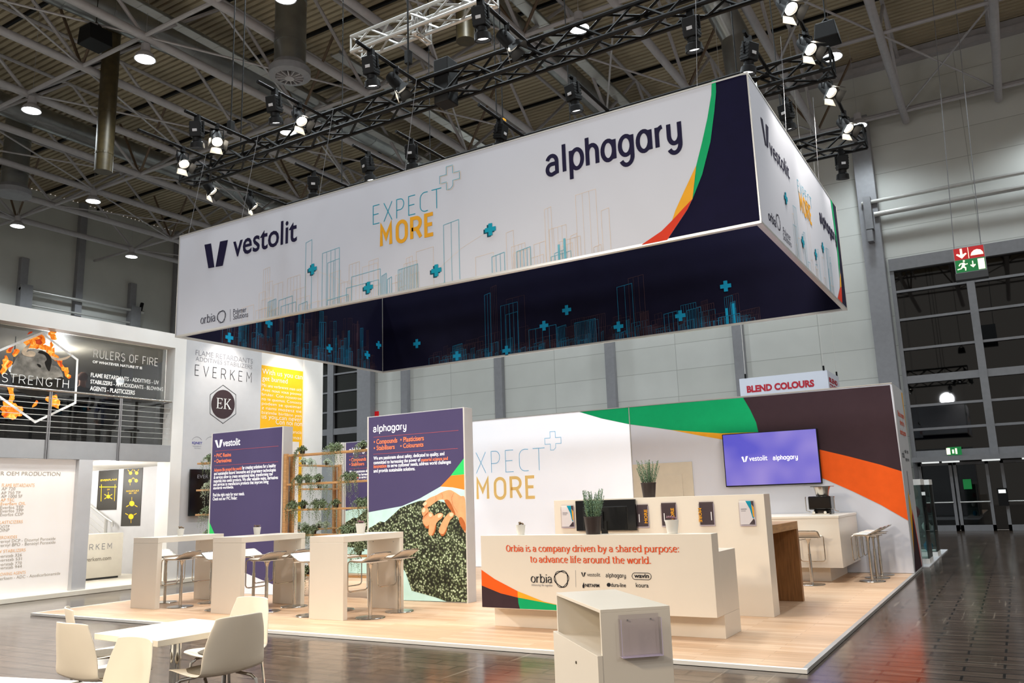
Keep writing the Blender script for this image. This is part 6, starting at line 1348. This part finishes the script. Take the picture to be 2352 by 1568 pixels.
r = thing('exit_sign', 'big hanging sign with red and green emergency pictograms before the dark windows', 'sign', (11.7, 18, 7.5))
b = MB(); b.box(11.28, 18.0, 7.7, 12.09, 18.25, 8.47); b.build('casing', 'grey_mid', r); b = MB(); b.box(11.26, 17.98, 7.5, 12.1, 18.3, 7.7); b.build('base', 'smoke', r)
XP = Plane('y', 18.0, -1)
for q, m, nm in (([(11.3, 8.1), (12.07, 8.1), (12.07, 8.45), (11.3, 8.45)], 'sign_red', 'red_field'), ([(11.3, 7.72), (12.07, 7.72), (12.07, 8.09), (11.3, 8.09)], 'sign_green', 'green_field')):
    b = MB(); poly2(b, XP, q); b.build(nm, m, r)
b = MB(); pg = lambda q: poly2(b, XP, q, 3)
pg([(11.46, 8.43), (11.52, 8.43), (11.52, 8.25), (11.6, 8.29), (11.63, 8.26), (11.49, 8.13), (11.35, 8.26), (11.38, 8.29), (11.46, 8.25)]); pg([(11.665, 8.11), (11.68, 8.11), (11.68, 8.44), (11.665, 8.44)])
pg([(11.72, 8.18), (12.05, 8.18), (12.04, 8.25), (11.99, 8.32), (11.9, 8.35), (11.82, 8.33), (11.75, 8.27)]); pg([(11.88, 7.74), (12.05, 7.74), (12.05, 8.06), (11.88, 8.06)])
pg([(11.735, 8.02), (11.765, 8.02), (11.765, 7.9), (11.81, 7.92), (11.82, 7.89), (11.75, 7.82), (11.68, 7.89), (11.69, 7.92), (11.735, 7.9)])
pg([(11.53 + .028 * math.cos(t), 8.05 + .028 * math.sin(t)) for t in [2 * PI * i / 12 for i in range(12)]])
pg([(11.48, 8.0), (11.53, 8.01), (11.56, 7.96), (11.62, 7.97), (11.62, 7.94), (11.55, 7.93), (11.53, 7.89), (11.57, 7.85), (11.56, 7.76), (11.53, 7.76), (11.535, 7.83), (11.48, 7.86), (11.45, 7.82), (11.34, 7.8), (11.34, 7.83), (11.43, 7.85), (11.48, 7.96), (11.44, 7.96), (11.4, 7.91), (11.375, 7.925), (11.42, 7.99)])
b.build('pictogram', 'sign_white', r, recalc=False)
for x in (11.32, 12.02):
    b = MB(); b.cyl((x, 18.12, 8.47), (x + (.45 if x < 11.5 else .33), 18.12, 18.65), .012, 5); b.build('suspension_cable', 'frame_grey', r)
def showcase(y, h, lab, items):
    r = thing('glass_showcase', lab, 'showcase', (10.05, y, 0), group='glass showcases by the entrance')
    b = MB(); b.box(9.8, y, .0, 10.32, y + .8, .12); b.build('base', 'white_matt', r); b = MB(); b.box(9.8, y, h - .12, 10.32, y + .8, h); b.build('top', 'white_matt', r)
    b = MB(); b.box(10.31, y, .12, 10.318, y + .8, h - .12); b.box(9.8, y, .12, 10.31, y + .008, h - .12); b.build('pane', 'glass_clear', r)
    b = MB()
    for x in (9.8, 10.29): b.box(x, y + .78, .12, x + .025, y + .8, h - .12)
    b.box(10.29, y + .01, .12, 10.308, y + .03, h - .12); b.build('frame', 'frame_grey', r)
    for z in (.55, .95, 1.35):
        if z < h - .2: b = MB(); b.box(9.83, y + .02, z, 10.28, y + .77, z + .012); b.build('glass_shelf', 'glass_clear', r)
    for j, (z, m, lb) in enumerate(items):
        b = MB(); b.lathe([(.05, 0), (.09, .06), (.1, .14), (.05, .22), (.02, .24)], (10.12, y + .3 + .1 * j, z), 12); tag(b.build('exhibit', m, smooth=True), lb, 'exhibit', 'exhibits in the showcases')
showcase(10.6, 1.75, 'tall glass showcase nearest the printed partition', [(.963, 'crimson', 'red exhibit on a shelf of the nearer showcase'), (1.363, 'white_matt', 'white exhibit on the upper shelf of the nearer showcase')])
showcase(12.6, 1.75, 'glass showcase further towards the entrance doors', [(.122, 'cyan', 'blue exhibit in the bottom of the farther showcase'), (.563, 'white_matt', 'white exhibit on the low shelf of the farther showcase')])
b = MB(); b.box(7.0, 9.9, 0, 10.36, 15, .02); tag(b.build('booth_carpet', 'grey_board'), 'pale floor covering of the booth with the glass showcases', 'carpet')
b = MB(); b.box(-8.5, 10.2, 0, 1.5, 10.35, 3.32); tag(b.build('grey_partition', 'grey_mid'), 'plain grey booth partition behind the plants, below the dark windows', 'partition')
b = MB(); b.box(-13.0, 19.95, 4.6, -12.4, 20.0, 4.95); 
p = PY(865, 948, 25.2); b.bm.clear(); b.box(p.x - .14, 25.16, p.z - .3, p.x + .16, 25.2, p.z + .08); q = b.build('red_sign', 'sign_red'); tag(q, 'tiny dark red sign peeking over the purple panel with the hand', 'sign')
# ================================================================== FRONT: cabinet, cafe table and chairs
ca = thing('info_cabinet', 'small white cabinet with open compartment standing alone before the stand', 'cabinet', (9.94, -4.49, 0), 0)
cn, c1, c3 = Vector((9.94, -4.49)), Vector((9.21, -3.83)), Vector((10.25, -4.2)); ex = (c3 - cn); ex = ex / ex.length; ey = Vector((-ex.y, ex.x)); wd_, dp_ = (c3 - cn).length, (c1 - cn).length
ca.rotation_euler = (0, 0, math.atan2(ex.y, ex.x)); H = .96; t = .019
def cb(nm, x0, y0, z0, x1, y1, z1, m='white_lac', bev=.0015): b = MB(); b.box(x0, y0, z0, x1, y1, z1); return b.build(nm, m, ca, local=True, bevel=bev)
# local x: along the narrow right face, local y: along the open face
cb('top_board', 0, 0, H - t, wd_, dp_, H); cb('side_board', 0, 0, 0, wd_, t, H - t); cb('side_board', 0, dp_ - t, 0, wd_, dp_, H - t); cb('back_board', wd_ - t, t, 0, wd_, dp_ - t, H - t)
cb('shelf', .02, t, H - .29, wd_ - t, dp_ - t, H - .27)
d_ = cb('door', -.03, -.002, .03, 0, dp_ + .002, H - .25); b = MB(); b.lathe([(.002, 0), (.009, 0), (.009, .004), (.002, .005)], (-.03, dp_ * .45, H - .36), 12, Matrix.Rotation(-PI / 2, 4, 'Y')); lk = b.build('lock', 'brass', ca, local=True); lk.parent = d_
# acrylic leaflet box on its side face (local y = 0 face, facing the camera)
ah = thing('leaflet_holder', 'empty clear acrylic leaflet holder screwed to the side of the front cabinet', 'holder', (cn.x, cn.y, 0), ca.rotation_euler.z)
def hb(nm, m, *a): b = MB(); b.box(*a); return b.build(nm, m, ah, local=True)
ax0, ax1 = wd_ * .25, wd_ * .82; z0_, z1_ = H - .26, H - .035
hb('back_plate', 'acrylic', ax0, -.004, z0_, ax1, -.001, z1_); hb('front_plate', 'acrylic', ax0 + .01, -.045, z0_, ax1, -.042, z1_ - .02)
hb('edge', 'acrylic_edge', ax0, -.046, z0_ - .005, ax1 + .002, -.001, z0_); hb('side_plate', 'acrylic', ax1, -.045, z0_, ax1 + .002, -.001, z1_ - .02); hb('side_plate', 'acrylic', ax0 - .002, -.045, z0_, ax0, -.001, z1_ - .02); hb('edge', 'acrylic_edge', ax0 - .002, -.0465, z0_, ax0 + .001, -.045, z1_ - .02); hb('edge', 'acrylic_edge', ax1 - .001, -.0465, z0_, ax1 + .002, -.045, z1_ - .02)
for x in (ax0 + .05, ax1 - .05): hb('screw', 'frame_grey', x, -.007, z1_ - .035, x + .007, -.004, z1_ - .027)
def cafe_chair():
    r = thing('shell_chair', '', 'chair')
    b = MB(); pr = [(.235, .44), (.215, .455), (.1, .45), (-.05, .435), (-.14, .44), (-.185, .462), (-.212, .54), (-.236, .63), (-.258, .73), (-.27, .79), (-.2735, .814), (-.274, .822)]
    hw = [.2, .22, .235, .242, .245, .248, .246, .238, .217, .193, .188, .185]; N = 9; top = []
    for (x, z), h in zip(pr, hw):
        row = []
        for j in range(N):
            s_ = (j / (N - 1)) * 2 - 1; back = max(0, min(1, (z - .47) / .1)) if x < -.1 else 0
            row.append(b.bm.verts.new((x + back * .045 * s_ * s_, s_ * h, z + (1 - back) * .02 * s_ * s_ - (.008 * abs(s_) ** 6 if z > .78 else 0))))
        top.append(row)
    for i in range(len(top) - 1):
        for j in range(N - 1): b.bm.faces.new((top[i][j], top[i][j + 1], top[i + 1][j + 1], top[i + 1][j]))
    o = b.build('shell', 'chair_shell', r, local=True, smooth=True); sm = o.modifiers.new('solid', 'SOLIDIFY'); sm.thickness = .011; sb = o.modifiers.new('sub', 'SUBSURF'); sb.levels = 1; sb.render_levels = 2
    b = MB(); b.lathe([(.002, .447), (.17, .447), (.19, .455), (.185, .468), (.1, .475), (.002, .475)], (.03, 0, 0), 20); b.build('seat_cushion', 'cushion', r, local=True, smooth=True)
    for sx, sy in ((1, 1), (1, -1), (-1, 1), (-1, -1)):
        b = MB(); b.tube([(.05 * sx, .12 * sy, .43), (.14 * sx, .17 * sy, .41), (.17 * sx, .19 * sy, .38), (.21 * sx, .215 * sy, .008)], .011, 8); b.build('leg', 'chrome_pol', r, local=True, smooth=True)
    return r
ct = thing('cafe_table', 'square white cafe table on a chrome column at the lower left', 'table', (6.63, -4.8, 0), math.radians(-4))
b = MB(); b.box(-.4, -.4, .7, .4, .4, .742); b.build('table_top', 'chair_shell', ct, local=True, bevel=.003)
b = MB(); b.cyl((0, 0, .02), (0, 0, .7), .04, 20); b.build('column', 'chrome_pol', ct, local=True, smooth=True)
b = MB(); b.lathe([(.24, 0), (.24, .012), (.04, .03), (.002, .03)], n=28); b.build('foot', 'chrome_pol', ct, local=True)
ct2 = dup(ct, (7.45, -6.72, 0), 0, 'second white cafe table, only its corner showing at the bottom edge'); ct2.rotation_euler = (0, 0, math.radians(12))
ch = cafe_chair(); ch.scale = (1.06,) * 3; GC = 'white shell chairs around the cafe tables'
for i, (x, y, a, lab) in enumerate(((5.62, -4.72, 62, 'white shell chair on the far left side of the cafe table, edge on'), (6.43, -5.24, 88, 'white shell chair pushed to the near side of the cafe table'), (7.52, -6.02, -96, 'white shell chair standing at the cut-off second table'), (6.5, -4.22, -92, 'white shell chair behind the far edge of the cafe table'), (7.08, -4.8, 176, 'white shell chair with taupe cushion at the right of the cafe table'))):
    if i == 0: ch.location = (x, y, 0); ch.rotation_euler = (0, 0, math.radians(a)); ch['label'] = lab; ch['group'] = GC
    else: dup(ch, (x, y, 0), math.radians(a), lab, GC)
